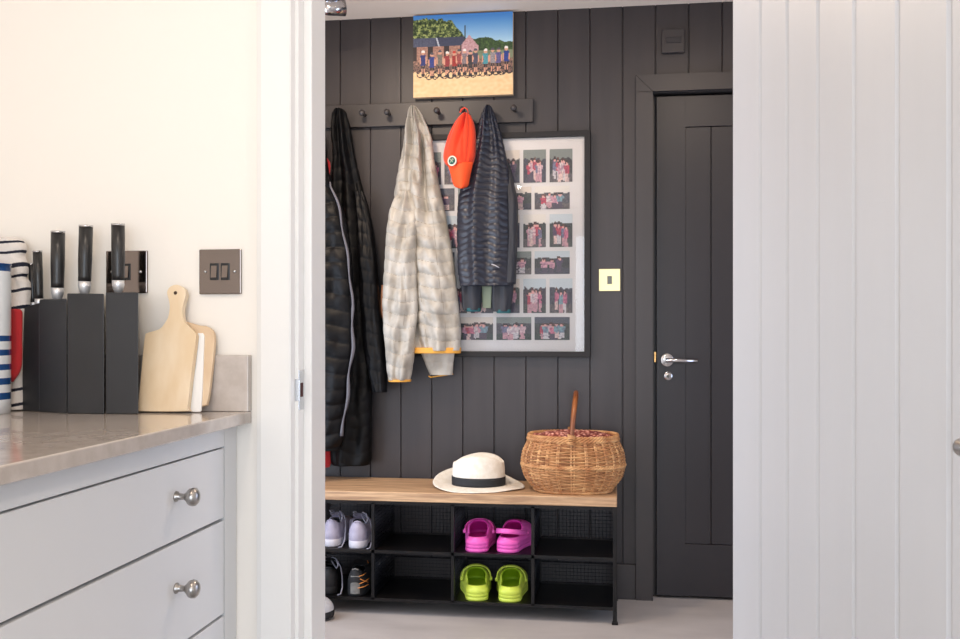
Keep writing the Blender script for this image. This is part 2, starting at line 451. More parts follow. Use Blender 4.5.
# ------------------------------------------------------------ switch plates on the white wall
def plate(px0, px1, py0, py1, label, rockers):
    a = WP(px0, py0, YK-.006); b = WP(px1, py1, YK-.006)
    t = thing('switch_plate', label, 'switch', ((a.x+b.x)/2, YK, (a.z+b.z)/2), group=None)
    MB().box(a.x, b.x, YK-.007, YK-.0003, b.z, a.z).build('plate', M_bnickel, t, bevel=.0015)
    cx, cz = (a.x+b.x)/2, (a.z+b.z)/2
    for s in (-1, 1):
        MB().lathe([(0, -.0092), (.0025, -.0089), (.0034, -.0068)], 14, 'y', (cx+s*.031, YK, cz)).build('screw', M_steel, t)
    for rx in rockers:
        MB().box(cx+rx-.0092, cx+rx+.0092, YK-.0095, YK-.006, cz-.017, cz+.017).build('rocker_surround', M_black, t, bevel=.001)
        f = MB(); f.add([(cx+rx-.006, YK-.0125, cz-.012), (cx+rx+.006, YK-.0125, cz-.012), (cx+rx+.006, YK-.0098, cz+.012), (cx+rx-.006, YK-.0098, cz+.012)], [(0, 1, 2, 3)])
        f.box(cx+rx-.006, cx+rx+.006, YK-.0098, YK-.009, cz-.012, cz+.012)
        f.build('rocker', M_bnickel, t)
plate(199.3, 241, 249.5, 294, 'dark chrome double light switch above the chopping boards', (-.0115, .0115))
plate(106, 147, 251, 293, 'dark chrome switch plate partly hidden behind a knife handle', (0,))

# ------------------------------------------------------------ knife block
KY = 1.742
kb = thing('knife_block', 'black angular knife block on the stone worktop', 'knife block', (WP(80, 413, KY).x, KY+.04, CT))
def zpx(px, py, Y): return WP(px, py, Y).z
segs = [((21.5, 1.795), (39.2, 1.768), 308, 303), ((39.2, 1.764), (67, 1.740), 300, 299), ((67, 1.742), (104.2, 1.742), 293.5, 294), ((105.6, 1.744), (138.5, 1.748), 292.5, 292.5)]
for (a, b, ta, tb) in segs:
    A = Vector((XR(a[0])*a[1], a[1], CT+.0005)); B = Vector((XR(b[0])*b[1], b[1], CT+.0005))
    nn = Vector((-(B-A).y, (B-A).x, 0)).normalized()
    back = .075 if a[0] != 21.5 else .04
    A2 = Vector((A.x, YK-.024, A.z)) if a[0] != 21.5 else A+nn*back
    B2 = Vector((B.x, YK-.024, B.z)) if a[0] != 21.5 else B+nn*back
    if a[0] != 21.5: A2.x = XR(a[0])*A2.y+.002; B2.x = XR(b[0]-.7)*B2.y
    A.x += .0004; B.x -= .0004
    za, zb2 = zpx(a[0], ta, a[1]), zpx(b[0], tb, b[1])
    top = [Vector((A.x, A.y, za)), Vector((B.x, B.y, zb2)), Vector((B2.x, B2.y, zb2+.004)), Vector((A2.x, A2.y, za+.004))]
    mb = MB(); mb.prism([A, B, B2, A2], top)
    mb.build('block_section', M_block, kb, bevel=.0012)
def knife(name, pt, pb, wpx, Y, label, guard=5):
    a = WP(pt[0], pt[1], Y); b = WP(pb[0], pb[1], Y+.006)
    t = thing(name, label, 'knife', b, group='knives in the black block')
    ax = (a-b).normalized(); r = wpx/2*TR(pt[0], Y)/F
    Lh = (a-b).length; g = guard*TR(pt[0], Y)/F
    mb = MB(); mb.tube([b+ax*g*1.0, b+ax*(g+.01), b+ax*Lh*.5, b+ax*(Lh-.004)], r, 20, rfn=lambda u: r*(1.0 if u < .2 else (1.08 if u > .6 else 1.0)))
    mb.build('handle', M_handle, t)
    mb = MB(); mb.tube([b+ax*(Lh-.004), b+ax*Lh*.9999], r*1.1, 20); mb.build('end_cap', M_steel, t)
    mb = MB(); mb.tube([b-ax*.006, b+ax*.003, b+ax*g*.55, b+ax*g], r, 20, rfn=lambda u: r*(.45 if u < .2 else (.8 if u < .5 else .98)))
    mb.build('bolster', M_bol, t)
knife('chef_knife', (58, 231), (57.4, 298.5), 12.4, 1.785, 'thick handled knife, left of the three tall knives in the black block', 11)
knife('carving_knife', (86, 225.2), (84.3, 293), 12.4, 1.785, 'tall dark handled knife, middle of the three tall ones in the block', 12)
knife('bread_knife', (118, 223.6), (118.3, 291), 12.2, 1.785, 'dark handled knife standing in front of the chrome switch plate', 11)
knife('paring_knife', (37.4, 250.5), (39.2, 307.5), 8.2, 1.79, 'short slim knife with a silver collar at the left of the block', 9)
knife('steak_knife', (31.6, 263), (33.5, 308), 6.2, 1.815, 'thinnest black handle, leftmost in the knife block', 6)

# ------------------------------------------------------------ chopping boards, leaning on the upstand
def lean_board(name, outline, ybase, thick, m, label, slope=.19, hole=None, bevel=.002):
    fr = []
    for px, py in outline:
        Y = ybase
        for _ in range(4):
            p = WP(px, py, Y); Y = ybase+(p.z-CT)*slope
        p = WP(px, py, Y); p.y = ybase+(p.z-CT)*slope; fr.append(p)
    zmin = min(p.z for p in fr); dz = CT+.001-zmin
    for p in fr: p.z += dz; p.y += 0
    nv = Vector((0, 1, -slope)).normalized()
    bk = [p+nv*thick for p in fr]
    zmin = min(p.z for p in fr+bk); dz = CT+.0008-zmin
    for p in fr+bk: p.z += dz
    return fr, bk
def smooth_loop(pts, n=6):
    out = []; N = len(pts)
    for i in range(N):
        p0, p1, p2, p3 = pts[i-1], pts[i], pts[(i+1) % N], pts[(i+2) % N]
        for k in range(n):
            u = k/n
            out.append(tuple(.5*((2*p1[j])+(-p0[j]+p2[j])*u+(2*p0[j]-5*p1[j]+4*p2[j]-p3[j])*u*u+(-p0[j]+3*p1[j]-3*p2[j]+p3[j])*u**3) for j in (0, 1)))
    return out
o1 = [(139, 411.3), (137.6, 409.5), (138.5, 400), (141.5, 370), (144.6, 338), (147, 333.5), (153, 331.5), (160, 329), (165, 323), (168.5, 316), (169.6, 306),
      (168.4, 299), (167, 293), (169, 288), (174, 285.2), (179, 285.4), (184, 288.5), (185.8, 294), (184.2, 301), (182.4, 308), (182.5, 317), (185, 323), (189, 327), (193, 330.5), (195.6, 334),
      (195.6, 340), (192.5, 365), (189.2, 392), (187.5, 408), (186, 411.3)]
fr, bk = lean_board('p', smooth_loop(o1, 3), 1.776, .014, None, '')
pb = thing('paddle_board', 'pale wooden paddle chopping board with a round handle leaning at the front of the boards', 'chopping board', (fr[0].x+.04, fr[0].y, CT))
mb = MB(); mb.prism(fr, bk); mb.build('board', M_beech, pb, bevel=.002)
hc = WP(176, 293, fr[40].y)
hc.y = 1.776+(hc.z-CT)*.19-.0003; hc.z += .0
mb = MB(); mb.lathe([(0, -.0006), (.0035, -.0006), (.004, 0.002)], 16, 'y', (hc.x, hc.y, hc.z)); mb.build('hanging_hole', mat('hole_shadow', (70, 52, 40), .9), pb, label='small round hanging hole')
o2 = [(160, 408), (160, 330), (202.5, 329.5), (204, 331.5), (203.5, 350), (202.2, 385), (201, 407), (199.5, 408.5)]
fr, bk = lean_board('w', o2, 1.7915, .005, None, '')
mb = MB(); mb.prism(fr, bk); mb.build('white_chopping_board', M_wplastic, None, bevel=.001, label='white chopping board sandwiched between the two wooden boards', cat='chopping board')
o3 = [(165, 408), (165, 327.5), (200, 327.5), (207, 328.5), (212, 332), (214.2, 338), (214, 350), (211.5, 375), (208.5, 398), (206.5, 405), (203, 408)]
fr, bk = lean_board('b', smooth_loop(o3, 2), 1.7972, .011, None, '')
mb = MB(); mb.prism(fr, bk); mb.build('wooden_chopping_board', M_beech2, None, bevel=.003, label='round cornered wooden board, rearmost against the stone upstand', cat='chopping board')

# ------------------------------------------------------------ striped jug, striped towel, red cloth
jx = XR(10)*1.72-.060; jy = 1.72
zj = WP(8, 265, jy).z
jg = thing('striped_jug', 'white enamel canister with blue hoops standing at the left edge of the worktop', 'canister', (jx, jy, CT))
bands = [(335.6, 341.3), (349.5, 355.5), (364, 370), (378, 384.6), (392.6, 399.5)]
zs = [CT+.0006, CT+.0007]
lv = sorted([WP(8, y, jy).z for b in bands for y in b]+[CT+.0006, zj-.012, zj-.01, zj])
mb = MB()
prof = [(.0, CT+.0006)]+[(.052, z) for z in lv]+[(.0535, zj+.001), (.0535, zj+.003), (.05, zj+.003), (.049, zj-.01), (.049, CT+.004), (0, CT+.004)]
bz = [(WP(8, b[1], jy).z, WP(8, b[0], jy).z) for b in bands]
def jmi(i, j):
    z0 = prof[i][1]; z1 = prof[i+1][1]; zc = (z0+z1)/2
    if i < len(lv)+1 and prof[i][0] > .051 and any(a <= zc <= b for a, b in bz): return 1
    if i in (len(lv), len(lv)+1) or zc > zj-.0115: return 1
    return 0
mb.lathe(prof, 40, 'z', (jx, jy, 0), mifn=jmi)
mb.build('canister_body', [M_enamelw, M_enamelb], jg)

# ------------------------------------------------------------ hanging cloth shapes
def drape(mb, rows, yback, ratio=.5, dmax=.07, n=96, m=140, p=.75, quilt=None, fold=None, nz=.0, seed=0, mi=0, mifn=None, bottom_open=0, hdfn=None, yoff=None, seam=None, vse=()):
    """closed cloth form following an outline.  rows: (py, pxl, pxr)"""
    y0, y1 = rows[0][0], rows[-1][0]; P = []
    Yc = yback-dmax*.5
    prev = None
    for i in range(m+1):
        v = i/m; py = y0+(y1-y0)*v
        xl, xr = interp(rows, py)[:2]
        A = WP(xl, py, Yc); B = WP(xr, py, Yc)
        cx = (A.x+B.x)/2; hw = max((B.x-A.x)/2, .002); 
        hd = min(hw*ratio*2, dmax)/2 if hdfn is None else hdfn(v)
        cy = yback-hd-.001-(yoff(v) if yoff else 0)
        row = []
        for k in range(n):
            a = 2*PI*k/n; ca, sa = cos(a), sin(a)
            ux = math.copysign(abs(ca)**p, ca); uy = math.copysign(abs(sa)**p, sa)
            z = A.z+(B.z-A.z)*(ux*.5+.5)
            dd = 0
            front = max(0, sa)
            if quilt:
                sp, amp, sag = quilt[:3]
                ph = (z+sag(ux, v))/sp
                dd += amp*(abs(sin(PI*ph))**.4-.8)
            if fold: dd += fold(ux, v)*(front**.5 if front > 0 else 0)
            if nz:
                q = Vector((ux*2.2+seed, z*9, seed*3.1))
                dd += nz*noise.noise(q*1.3)*2+nz*.7*noise.noise(Vector((ux*5+seed, z*22, 4.2)))
            s_ = min(1, hw/.03)
            dd *= s_
            x = cx+ux*hw+ca*dd*.3
            y = cy-uy*hd-max(0, sa)*dd
            y = min(y, yback-.0008)
            row.append(Vector((x, y, z)))
        P.append(row)
    if seam is not None:
        def mifn(i, j):
            a = 2*PI*(j+.5)/n; ux = math.copysign(abs(cos(a))**p, cos(a)); z = P[i][j].z
            ph = (z+quilt[2](ux, i/m))/quilt[0]
            if abs(ph-round(ph)) < seam: return 1
            if i > m*.2 and any(abs(ux-q_-.03*sin(i*.05)) < .012 for q_ in vse): return 1
            return 0
    mb.grid(P, closed_v=True, mi=mi, mifn=mifn)
    for R, q in ((P[0], 0), (P[-1], bottom_open)):
        c = Vector((0, 0, 0))
        for w in R: c += w
        c /= len(R); c.z += q
        mb.fan(R, c, mi)
    return P
def bump(u, c, w): return math.exp(-((u-c)/w)**2)

# towel and red cloth at the left of the worktop
tw_rows = [(237, -4, 14), (240, -16, 21), (248, -22, 25.5), (256, -24, 23.5), (262, -24, 26), (272, -22, 27), (277, -20, 25), (283, -20, 29), (300, -20, 29), (340, -18, 26), (375, -18, 25), (400, -18, 25), (409.0, -18, 25)]
strp = [(239, 241.5), (249.5, 252), (262, 266.5), (273.5, 276), (288, 291), (305, 308.5), (386, 389), (401, 404)]
tb = [(WP(10, b, 1.8).z, WP(10, a, 1.8).z) for a, b in strp]
mb = MB()
P = drape(mb, tw_rows, YK-.024, .6, .05, n=90, m=420, nz=.004, seed=3)
for i, f in enumerate(mb.f):
    c = mb.v[f[0]]
    zz = c.z+.006*sin(c.x*45)
    if any(a <= zz <= b for a, b in tb): mb.mi[i] = 1
mb.build('striped_tea_towel', [M_towelw, M_towelb], None, label='white cotton cloth with navy stripes bunched behind the striped canister', cat='towel')
mb = MB()
drape(mb, [(309, -6, 20), (312, -10, 22.5), (340, -10, 22.5), (365, -10, 22), (374, -8, 19), (382, -4, 13)], YK-.077, .3, .014, n=40, m=50, nz=.002, seed=8)
mb.build('red_cloth', M_red, None, label='red cloth hanging between the striped canister and the knife block', cat='cloth')

# ------------------------------------------------------------ peg rail
YR = YB-.022
xrl, xrr = -1.60, XR(533)*YR
rail = thing('peg_rail', 'charcoal painted wooden peg rail on the panelled wall under the canvas picture', 'peg rail', (-.9, YB, 1.94))
MB().box(xrl, xrr, YR, YB-.0005, 1.8965, 1.99).build('backboard', M_dtrim, rail, bevel=.002)
PEG = [340.5-24.8*3, 340.5-24.8*2, 316, 340.5, 365, 389.5, 414, 438.8, 464, 489.3, 514.8]
for px in PEG:
    x = XR(px)*YR; z = 1.944
    mb = MB()
    mb.lathe([(0, .001), (.0075, 0), (.0062, -.012), (.0062, -.03), (.010, -.036), (.0125, -.043), (.012, -.050), (.008, -.055), (0, -.0565)], 20, 'y', (x, YR, z))
    mb.build('peg', M_dtrim, rail)

# ------------------------------------------------------------ pictures: painted rasters
def raster_mesh(name, W_, Hh, fn, x0, x1, y, z0, z1, parent, **k):
    me = bpy.data.meshes.new(name); o0 = origin(parent)
    vs = []; fs = []; cols = []
    for j in range(Hh+1):
        for i in range(W_+1):
            vs.append((x0+(x1-x0)*i/W_-o0.x, y-o0.y, z1+(z0-z1)*j/Hh-o0.z))
    for j in range(Hh):
        for i in range(W_):
            a = j*(W_+1)+i; fs.append((a, a+W_+1, a+W_+2, a+1)); cols.append(fn((i+.5)/W_, (j+.5)/Hh))
    # thin paper back so that the print has a thickness
    n0 = len(vs)
    for X, Z in ((x0, z1), (x1, z1), (x1, z0), (x0, z0)): vs.append((X-o0.x, y+.0007-o0.y, Z-o0.z))
    fs.append((n0, n0+1, n0+2, n0+3)); cols.append((235, 232, 228))
    me.from_pydata(vs, [], fs)
    at = me.color_attributes.new('Col', 'FLOAT_COLOR', 'CORNER')
    buf = []
    for f, c in zip(fs, cols):
        q = L(c); buf += list(q)*len(f)
    at.data.foreach_set('color', buf)
    me.materials.append(M_print)
    o = bpy.data.objects.new(name, me); COL.objects.link(o); o.parent = parent
    for kk, vv in k.items(): o[kk] = vv
    return o
def mix(a, b, t): return tuple(a[i]+(b[i]-a[i])*t for i in range(3))

# canvas: a row of cyclists in front of a low barn
rnd = random.Random(5)
bikers = []
shirt = [(40, 60, 140), (50, 70, 160), (150, 140, 120), (190, 60, 60), (205, 50, 40), (200, 90, 80), (170, 150, 150), (60, 56, 60), (90, 90, 110), (90, 190, 200), (190, 180, 180), (120, 110, 170), (35, 70, 170)]
bx = [.10, .19, .27, .345, .415, .465, .52, .575, .63, .73, .80, .86, .935]
for i, x in enumerate(bx): bikers.append((x, .565+.03*rnd.random()-(.02 if i in (9, 12) else 0), shirt[i], (238, 232, 226) if i % 3 == 0 else (200, 60, 50) if i in (4,) else (80, 80, 90)))
def canvas_fn(u, v):
    nz = noise.noise(Vector((u*26, v*26, 1)))*.5+.5; n2 = noise.noise(Vector((u*60, v*60, 7)))*.5+.5
    n3 = noise.noise(Vector((u*95, v*70, 3)))*.5+.5
    c = mix((60, 130, 205), (190, 222, 236), min(1, v/.40))
    if u > .55 and v > .30+.15*(u-.55)+.02*noise.noise(Vector((u*20, 0, 3)))-.03*bump(u, .74, .08)+.06*max(0, .1-(u-.55)): c = mix((26, 50, 26), (92, 120, 60), nz*n2*1.6)
    tree = .05+.30*max(0, (u-.30)/.26)**1.6+.05*noise.noise(Vector((u*14, 3, 0)))+.03*noise.noise(Vector((u*40, 3, 0)))
    if u < .58 and v > tree: c = mix((28, 48, 22), (176, 186, 110), max(0, min(1, (n2*nz*3-.35))))
    if abs(u-.525) < .005 and .14 < v < .4: c = (50, 60, 56)
    if u < .235 and .275 < v < .385: c = mix((62, 68, 90), (92, 98, 120), n2)
    if .225 < u < .52 and .275+.03*max(0, .3-u) < v < .39: c = mix((66, 72, 96), (50, 56, 80), n2)
    if abs(u-.24+(v-.3)*-.25) < .008 and .275 < v < .385: c = (190, 196, 206)
    if v > .385 and u < .52: c = mix((128, 88, 74), (206, 160, 140), n2) if (int(u*18+.4) % 3) else (50, 40, 42)
    if .49 < u < .66 and v > .26+abs(u-.565)*1.5: c = mix((170, 120, 124), (220, 184, 184), n2)
    if u > .6 and v > .46: c = mix((140, 150, 116), (96, 108, 84), nz)
    if v > .56: c = mix((70, 52, 52), (196, 150, 124), max(0, min(1, n3*1.7-.35)))
    edge = .70+.06*max(0, u-.35)+.02*noise.noise(Vector((u*30, 0, 9)))
    if v > edge: c = mix((226, 184, 132), (242, 210, 164), nz)
    elif v > .60 and n3 > .62: c = (36, 32, 38)
    for (x, y, s, h) in bikers:
        y = y-.09+.02*sin(x*37)
        for wx in (-.03, .03):
            dd = math.hypot((u-x-wx)*1.22, v-y-.235)
            if abs(dd-.040) < .0055: c = (40, 36, 42)
        w = .5+.5*sin(x*91)
        for lx in (-.011, .012):
            if abs(u-x-lx) < .008 and y+.13 < v < y+.26: c = (206, 150, 124) if v < y+.23 and v > y+.17 else (44, 38, 44)
        if abs(u-x-.006*sin(v*60+x*50)) < .026-.05*max(0, v-y-.06)*w and y+.0 < v < y+.13: c = mix(s, (24, 24, 40), .55*n3)
        if abs(abs(u-x)-.03) < .007 and y+.03 < v < y+.11: c = (212, 156, 132)
        if math.hypot((u-x)*1.22, v-y+.022) < .022: c = (212, 158, 132)
        if math.hypot((u-x)*1.22, v-y+.036) < .021 and v < y-.028: c = h
    return c
yc = YB-.03
a = WP(413.3, 14.5, yc); b = WP(512.8, 95.5, yc)
cx0, cx1, cz1, cz0 = a.x, b.x, min(WP(460, 13.2, yc).z, CE-.008), WP(460, 96, yc).z
cv = thing('canvas_picture', 'canvas photo print of a group of cyclists, hung above the peg rail', 'picture', ((cx0+cx1)/2, YB, cz0))
MB().box(cx0, cx1, yc+.001, YB-.0005, cz0, cz1).build('canvas_stretcher', mat('canvas_edge', (226, 196, 158), .8), cv, bevel=.001)
raster_mesh('printed_photo', 170, 140, canvas_fn, cx0, cx1, yc, cz0, cz1, cv)

# collage frame
yf = YB-.034
fx0, fx1 = XR(407)*yf, XR(590.3)*yf
fz1, fz0 = WP(589, 130, yf).z, WP(589, 357.2, yf).z
fr_ = thing('photo_collage_frame', 'large black frame of small family photos on white mount, hung behind the jackets', 'picture frame', ((fx0+fx1)/2, YB, fz0))
mb = MB(); bw = .022
mb.box(fx0, fx0+bw, yf, YB-.001, fz0, fz1); mb.box(fx1-bw, fx1, yf, YB-.001, fz0, fz1)
mb.box(fx0+bw, fx1-bw, yf, YB-.001, fz0, fz0+bw); mb.box(fx0+bw, fx1-bw, yf, YB-.001, fz1-bw, fz1)
mb.build('frame', M_frame, fr_, bevel=.0015)
MB().box(fx0+bw, fx1-bw, YB-.016, YB-.002, fz0+bw, fz1-bw).build('mount', M_matb, fr_)
yp = YB-.0185
def photo_fn(seed, W_):
    r = random.Random(seed); np_ = r.randint(3, 6)
    bgt = r.choice([(226, 222, 216), (196, 208, 216), (120, 130, 128), (70, 76, 92), (216, 206, 196)])
    bgm = r.choice([(60, 78, 66), (76, 84, 100), (66, 58, 74), (92, 96, 104), (54, 66, 62)])
    grd = r.choice([(46, 74, 60), (66, 72, 92), (120, 112, 110), (70, 84, 74)])
    ppl = []
    for i in range(np_):
        ppl.append((.5+(i-(np_-1)/2)*(.62/np_)+r.uniform(-.03, .03), r.uniform(.30, .42), r.uniform(.075, .11),
                    r.choice([(206, 110, 140), (224, 214, 214), (190, 60, 84), (214, 160, 176), (110, 120, 150), (70, 60, 90), (226, 196, 200), (120, 168, 180)]),
                    r.choice([(226, 196, 190), (70, 64, 84), (200, 150, 160), (210, 206, 210)]), r.choice([(60, 36, 40), (84, 52, 50), (40, 30, 40)])))
    def fn(u, v):
        nzv = noise.noise(Vector((u*7+seed, v*7, seed*.37)))*.5+.5
        n2 = noise.noise(Vector((u*19+seed, v*19, seed*.7)))*.5+.5
        u2 = u+.05*(nzv-.5); v2 = v+.06*(n2-.5)
        c = bgt if v < .20+.16*nzv else mix(bgm, (26, 26, 44), n2)
        if v > .74: c = mix(grd, (40, 40, 54), n2)
        for (x, y, w, s, l, h) in ppl:
            bw_ = w*(1.15 if v2 < y+.2 else .9)
            if abs(u2-x) < bw_ and y+.07 < v2 < y+.34: c = mix(s, (70, 30, 70), .7*max(0, n2*1.5-.5))
            if abs(u2-x) < w*.8 and y+.34 <= v2 < y+.60: c = mix(l, (60, 50, 80), .6*max(0, n2*1.5-.6))
            if math.hypot((u2-x), (v2-y)*.75) < w*.70: c = h if (v2 < y+.005 or abs(u2-x) > w*.5) else (226, 166, 160)
        return mix(c, (226, 214, 226), .08)
    return fn
def pz(py): return H+(HOR-py)*TR(560, yp)/F
rowsP = [(149, 182, 0), (186, 209, 1), (214, 247, 0), (251, 274, 1), (278.5, 313, 0), (317, 340, 1)]
seed = 11
for (ya, yb_, land) in rowsP:
    edges = [(549.6, 572.4), (523.3, 545.9), (497, 519.6), (470.7, 493.3), (444.4, 467), (418.5, 441)] if not land else [(534.6, 569.7), (496.4, 531.3), (458, 493), (419.5, 454.5)]
    for (xa, xb) in edges:
        seed += 1
        w = 33 if land else 22
        hgt = 22 if land else 32
        raster_mesh('photo_print', w, hgt, photo_fn(seed, w), XR(xa)*yp, XR(xb)*yp, yp, pz(yb_), pz(ya), fr_)
mb = MB().box(fx0+bw, fx1-bw, YB-.0255, YB-.0235, fz0+bw, fz1-bw)
mb.build('glazing', M_glass, fr_)

# cream switch, painted box
a = WP(599, 269, YB-.008); b = WP(620.2, 291, YB-.008)
sw = thing('hall_light_switch', 'square cream and brass light switch on the dark panelling beside the far door', 'switch', ((a.x+b.x)/2, YB, (a.z+b.z)/2))
MB().box(a.x, b.x, YB-.008, YB-.0003, b.z, a.z).build('plate', M_cream, sw, bevel=.0015)
cx, cz = (a.x+b.x)/2, (a.z+b.z)/2
MB().box(cx-.009, cx+.009, YB-.011, YB-.007, cz-.016, cz+.016).build('rocker', M_grey, sw, bevel=.001)
a = WP(662, 29.5, YB-.02); b = WP(684.5, 52, YB-.02)
vb = thing('wall_sensor_box', 'small square box painted charcoal, high on the wall above the far door', 'wall box', ((a.x+b.x)/2, YB, b.z))
MB().box(a.x, b.x, YB-.022, YB-.0003, b.z, a.z).build('housing', M_dtrim, vb, bevel=.003)
cx, cz = (a.x+b.x)/2, (a.z+b.z)/2
mb = MB(); mb.box(cx-.028, cx+.03, YB-.026, YB-.021, cz-.009, cz+.013); mb.build('sensor_window', M_ddoor, vb, bevel=.0015)

# ceiling spotlight
sp = thing('ceiling_spotlight', 'chrome spotlight on the hall ceiling at the top of the doorway', 'ceiling light', (XR(334)*3.52, 3.52, CE))
sx = XR(330)*3.52
mb = MB(); mb.lathe([(0, CE-.022), (.05, CE-.022), (.055, CE-.016), (.055, CE-.0003)], 32, 'z', (sx, 3.52, 0)); mb.build('ceiling_plate', M_chrome, sp)
mb = MB(); mb.tube([(sx, 3.52, CE-.02), (sx, 3.52, CE-.05)], .008, 12); mb.build('stem', M_chrome, sp)
mb = MB(); mb.tube([(sx-.03, 3.5, CE-.07), (sx-.005, 3.51, CE-.066), (sx+.05, 3.54, CE-.055)], .03, 24, rfn=lambda u: .022+.012*u)
mb.build('lamp_head', M_chrome, sp)

# ------------------------------------------------------------ jackets
# white quilted jacket
XJ = XR(414)*YR
wj = thing('white_jacket', 'off white quilted jacket with mustard edging hanging from the peg rail', 'jacket', (XJ, YR-.05, 1.93))
ybk = YB-.0365
rows = [(106.5, 412.5, 415.5), (109, 410.6, 418), (114, 408.5, 421), (122, 406, 425), (137, 403.5, 431), (150, 401.5, 432.5), (165, 399, 435), (180, 396.5, 438), (195, 394, 441), (210, 396, 444.5),
        (240, 397, 450.5), (270, 399, 455), (300, 401, 458.5), (330, 406, 461), (350.5, 411, 461)]
def wf(u, v):
    d = 0
    if v < .5:
        w = (.5-v)/.5
        d += .018*w*sin(u*7+v*5)+.009*w*sin(u*15-v*9)
        d -= .03*bump(u, .42-.2*v, .12)*bump(v, .30, .13)
        d -= .022*bump(u, .25+.5*v, .09)*bump(v, .16, .12)
        d += .012*noise.noise(Vector((u*3+v*6, v*5, 5)))
    d -= .035*bump(u, -.42-.25*(v-.4), .2)*min(1, max(0, (v-.32)*5))
    d += .016*bump(u, .05+.2*v, .3)*min(1, max(0, (v-.35)*4))
    d += .008*sin(u*9+v*6)*v+.012*noise.noise(Vector((u*2.5+v*9, v*16-u*3, 2)))
    return d
def tube_y(v):   # rail front at the top, frame front below
    return 0
mb = MB()
drape(mb, rows, ybk, .62, .085, n=220, m=330, p=.8, seam=.014, vse=(-.2, .5), quilt=(.0515, .0075, lambda u, v: .01*sin(u*3)), fold=wf, nz=.004, seed=1,
      hdfn=lambda v: .018+.030*min(1, v*1.8), yoff=lambda v: .03*max(0, 1-v*6))
M_seam = mat('white_quilt_seam', (150, 143, 132), .6)
body = mb.build('body', [M_white, M_seam], wj)
mb = MB()
rowsS = [(190, 397, 410), (200, 392.5, 414), (212, 388.8, 416.5), (240, 386, 417), (262, 384.6, 417), (285, 383.4, 417.5), (300, 383, 418), (318, 383, 417.5), (330, 383.6, 415.5), (345, 385, 414.5), (360, 386.4, 413.5), (372, 387.6, 412), (380, 389, 410.5)]
def sf(u, v): return .012*bump(u, .25, .3)*sin(v*22)+.012*bump(v, .66, .05)*-1+.007*sin(u*6+v*12)
drape(mb, rowsS, ybk-.052, .8, .075, n=140, m=280, p=.85, seam=.014, vse=(.35,), quilt=(.0515, .0065, lambda u, v: .012*sin(u*2+1)), fold=sf, nz=.004, seed=4,
      hdfn=lambda v: .012+.026*min(1, v*5))
mb.build('sleeve', [M_white, M_seam], wj)
mb = MB(); drape(mb, [(379.4, 388.6, 411), (381.6, 389, 410.8)], ybk-.0515, .8, .078, n=60, m=4, p=.85, hdfn=lambda v: .0385); mb.build('cuff_binding', M_orange, wj, label='mustard cuff edge')
mb = MB(); drape(mb, [(335, 418, 456), (352, 421, 454.5), (365, 425.5, 453.3), (375, 430, 452.5)], ybk-.012, .7, .05, n=60, m=40, p=.85, quilt=(.072, .004, lambda u, v: 0), nz=.003, seed=6, hdfn=lambda v: .02)
mb.build('sleeve', [M_white, M_seam], wj)
mb = MB()
pts = [WP(421.5+(453.5-421.5)*0+x, y, ybk-.033) for x, y in ((7.2, 376), (9, 377.2), (20, 375.6), (31.5, 374))]
mb.tube(pts, .0045, 8, flat=.6); mb.build('cuff_binding', M_orange, wj, label='mustard cuff edge')
mb = MB(); drape(mb, [(347.5, 411.5, 461.2), (353.2, 412, 460.8)], ybk+.002, .7, .095, n=90, m=5, p=.8, hdfn=lambda v: .05); mb.build('hem_binding', M_orange, wj, label='mustard hem edge')
mb = MB(); q = WP(391.5, 254.5, ybk-.125)
mb.lathe([(0, -.003), (.006, -.0025), (.009, 0)], 14, 'y', (q.x, ybk-.1215, q.z)); mb.build('sleeve_logo', mat('faded_orange', (232, 160, 110), .7), wj, label='small faded orange mark')
mb = MB(); drape(mb, [(285, 381.6, 386), (295, 381, 387), (310, 381, 387), (318, 382, 387)], ybk-.03, .8, .02, n=20, m=14); mb.build('inner_edge', mat('tan_edge', (170, 120, 90), .7), wj)

# navy jacket
nj = thing('navy_jacket', 'dark navy quilted jacket with smooth side panel, on the peg right of the orange cap', 'jacket', (XR(489.3)*YR, YR-.05, 1.93))
rows = [(105.5, 486, 490.3), (108, 484, 492.2), (113, 481.6, 494), (122, 478.5, 497), (137, 474.6, 501.5), (150, 471, 504.5), (165, 467, 507.5), (180, 462.5, 510), (200, 458.6, 511), (225, 457, 512), (250, 457.4, 512),
        (270, 458.4, 512), (280, 459.2, 511.5), (286, 460, 511)]
def nf(u, v):
    return .02*bump(u, -.28, .22)-.008*bump(u, .15, .15)+.008*bump(u, .5, .2)+.004*sin(u*14)*(1-v)
mb = MB()
drape(mb, rows, ybk, .7, .1, n=120, m=300, p=.8, quilt=(.0262, .0075, lambda u, v: .020*abs(u+.28)+.004*sin(u*9+v*20)-.01*max(0, -.6-u)), fold=nf, nz=.0028, seed=13,
      hdfn=lambda v: .018+.032*min(1, v*1.8), yoff=lambda v: .03*max(0, 1-v*6))
mb.build('body', M_navy, nj)
mb = MB()
drape(mb, [(160, 503, 508), (172, 504.5, 511.5), (188, 506, 515), (200, 507.5, 517.5), (215, 508, 518), (240, 507.5, 517.3), (262, 506.5, 516.6), (284, 505, 515.6)], ybk-.006, .9, .08, n=40, m=60, nz=.003, seed=2, hdfn=lambda v: .012+.028*min(1, v*3))
mb.build('side_panel', M_soft, nj, label='smooth dark softshell panel')
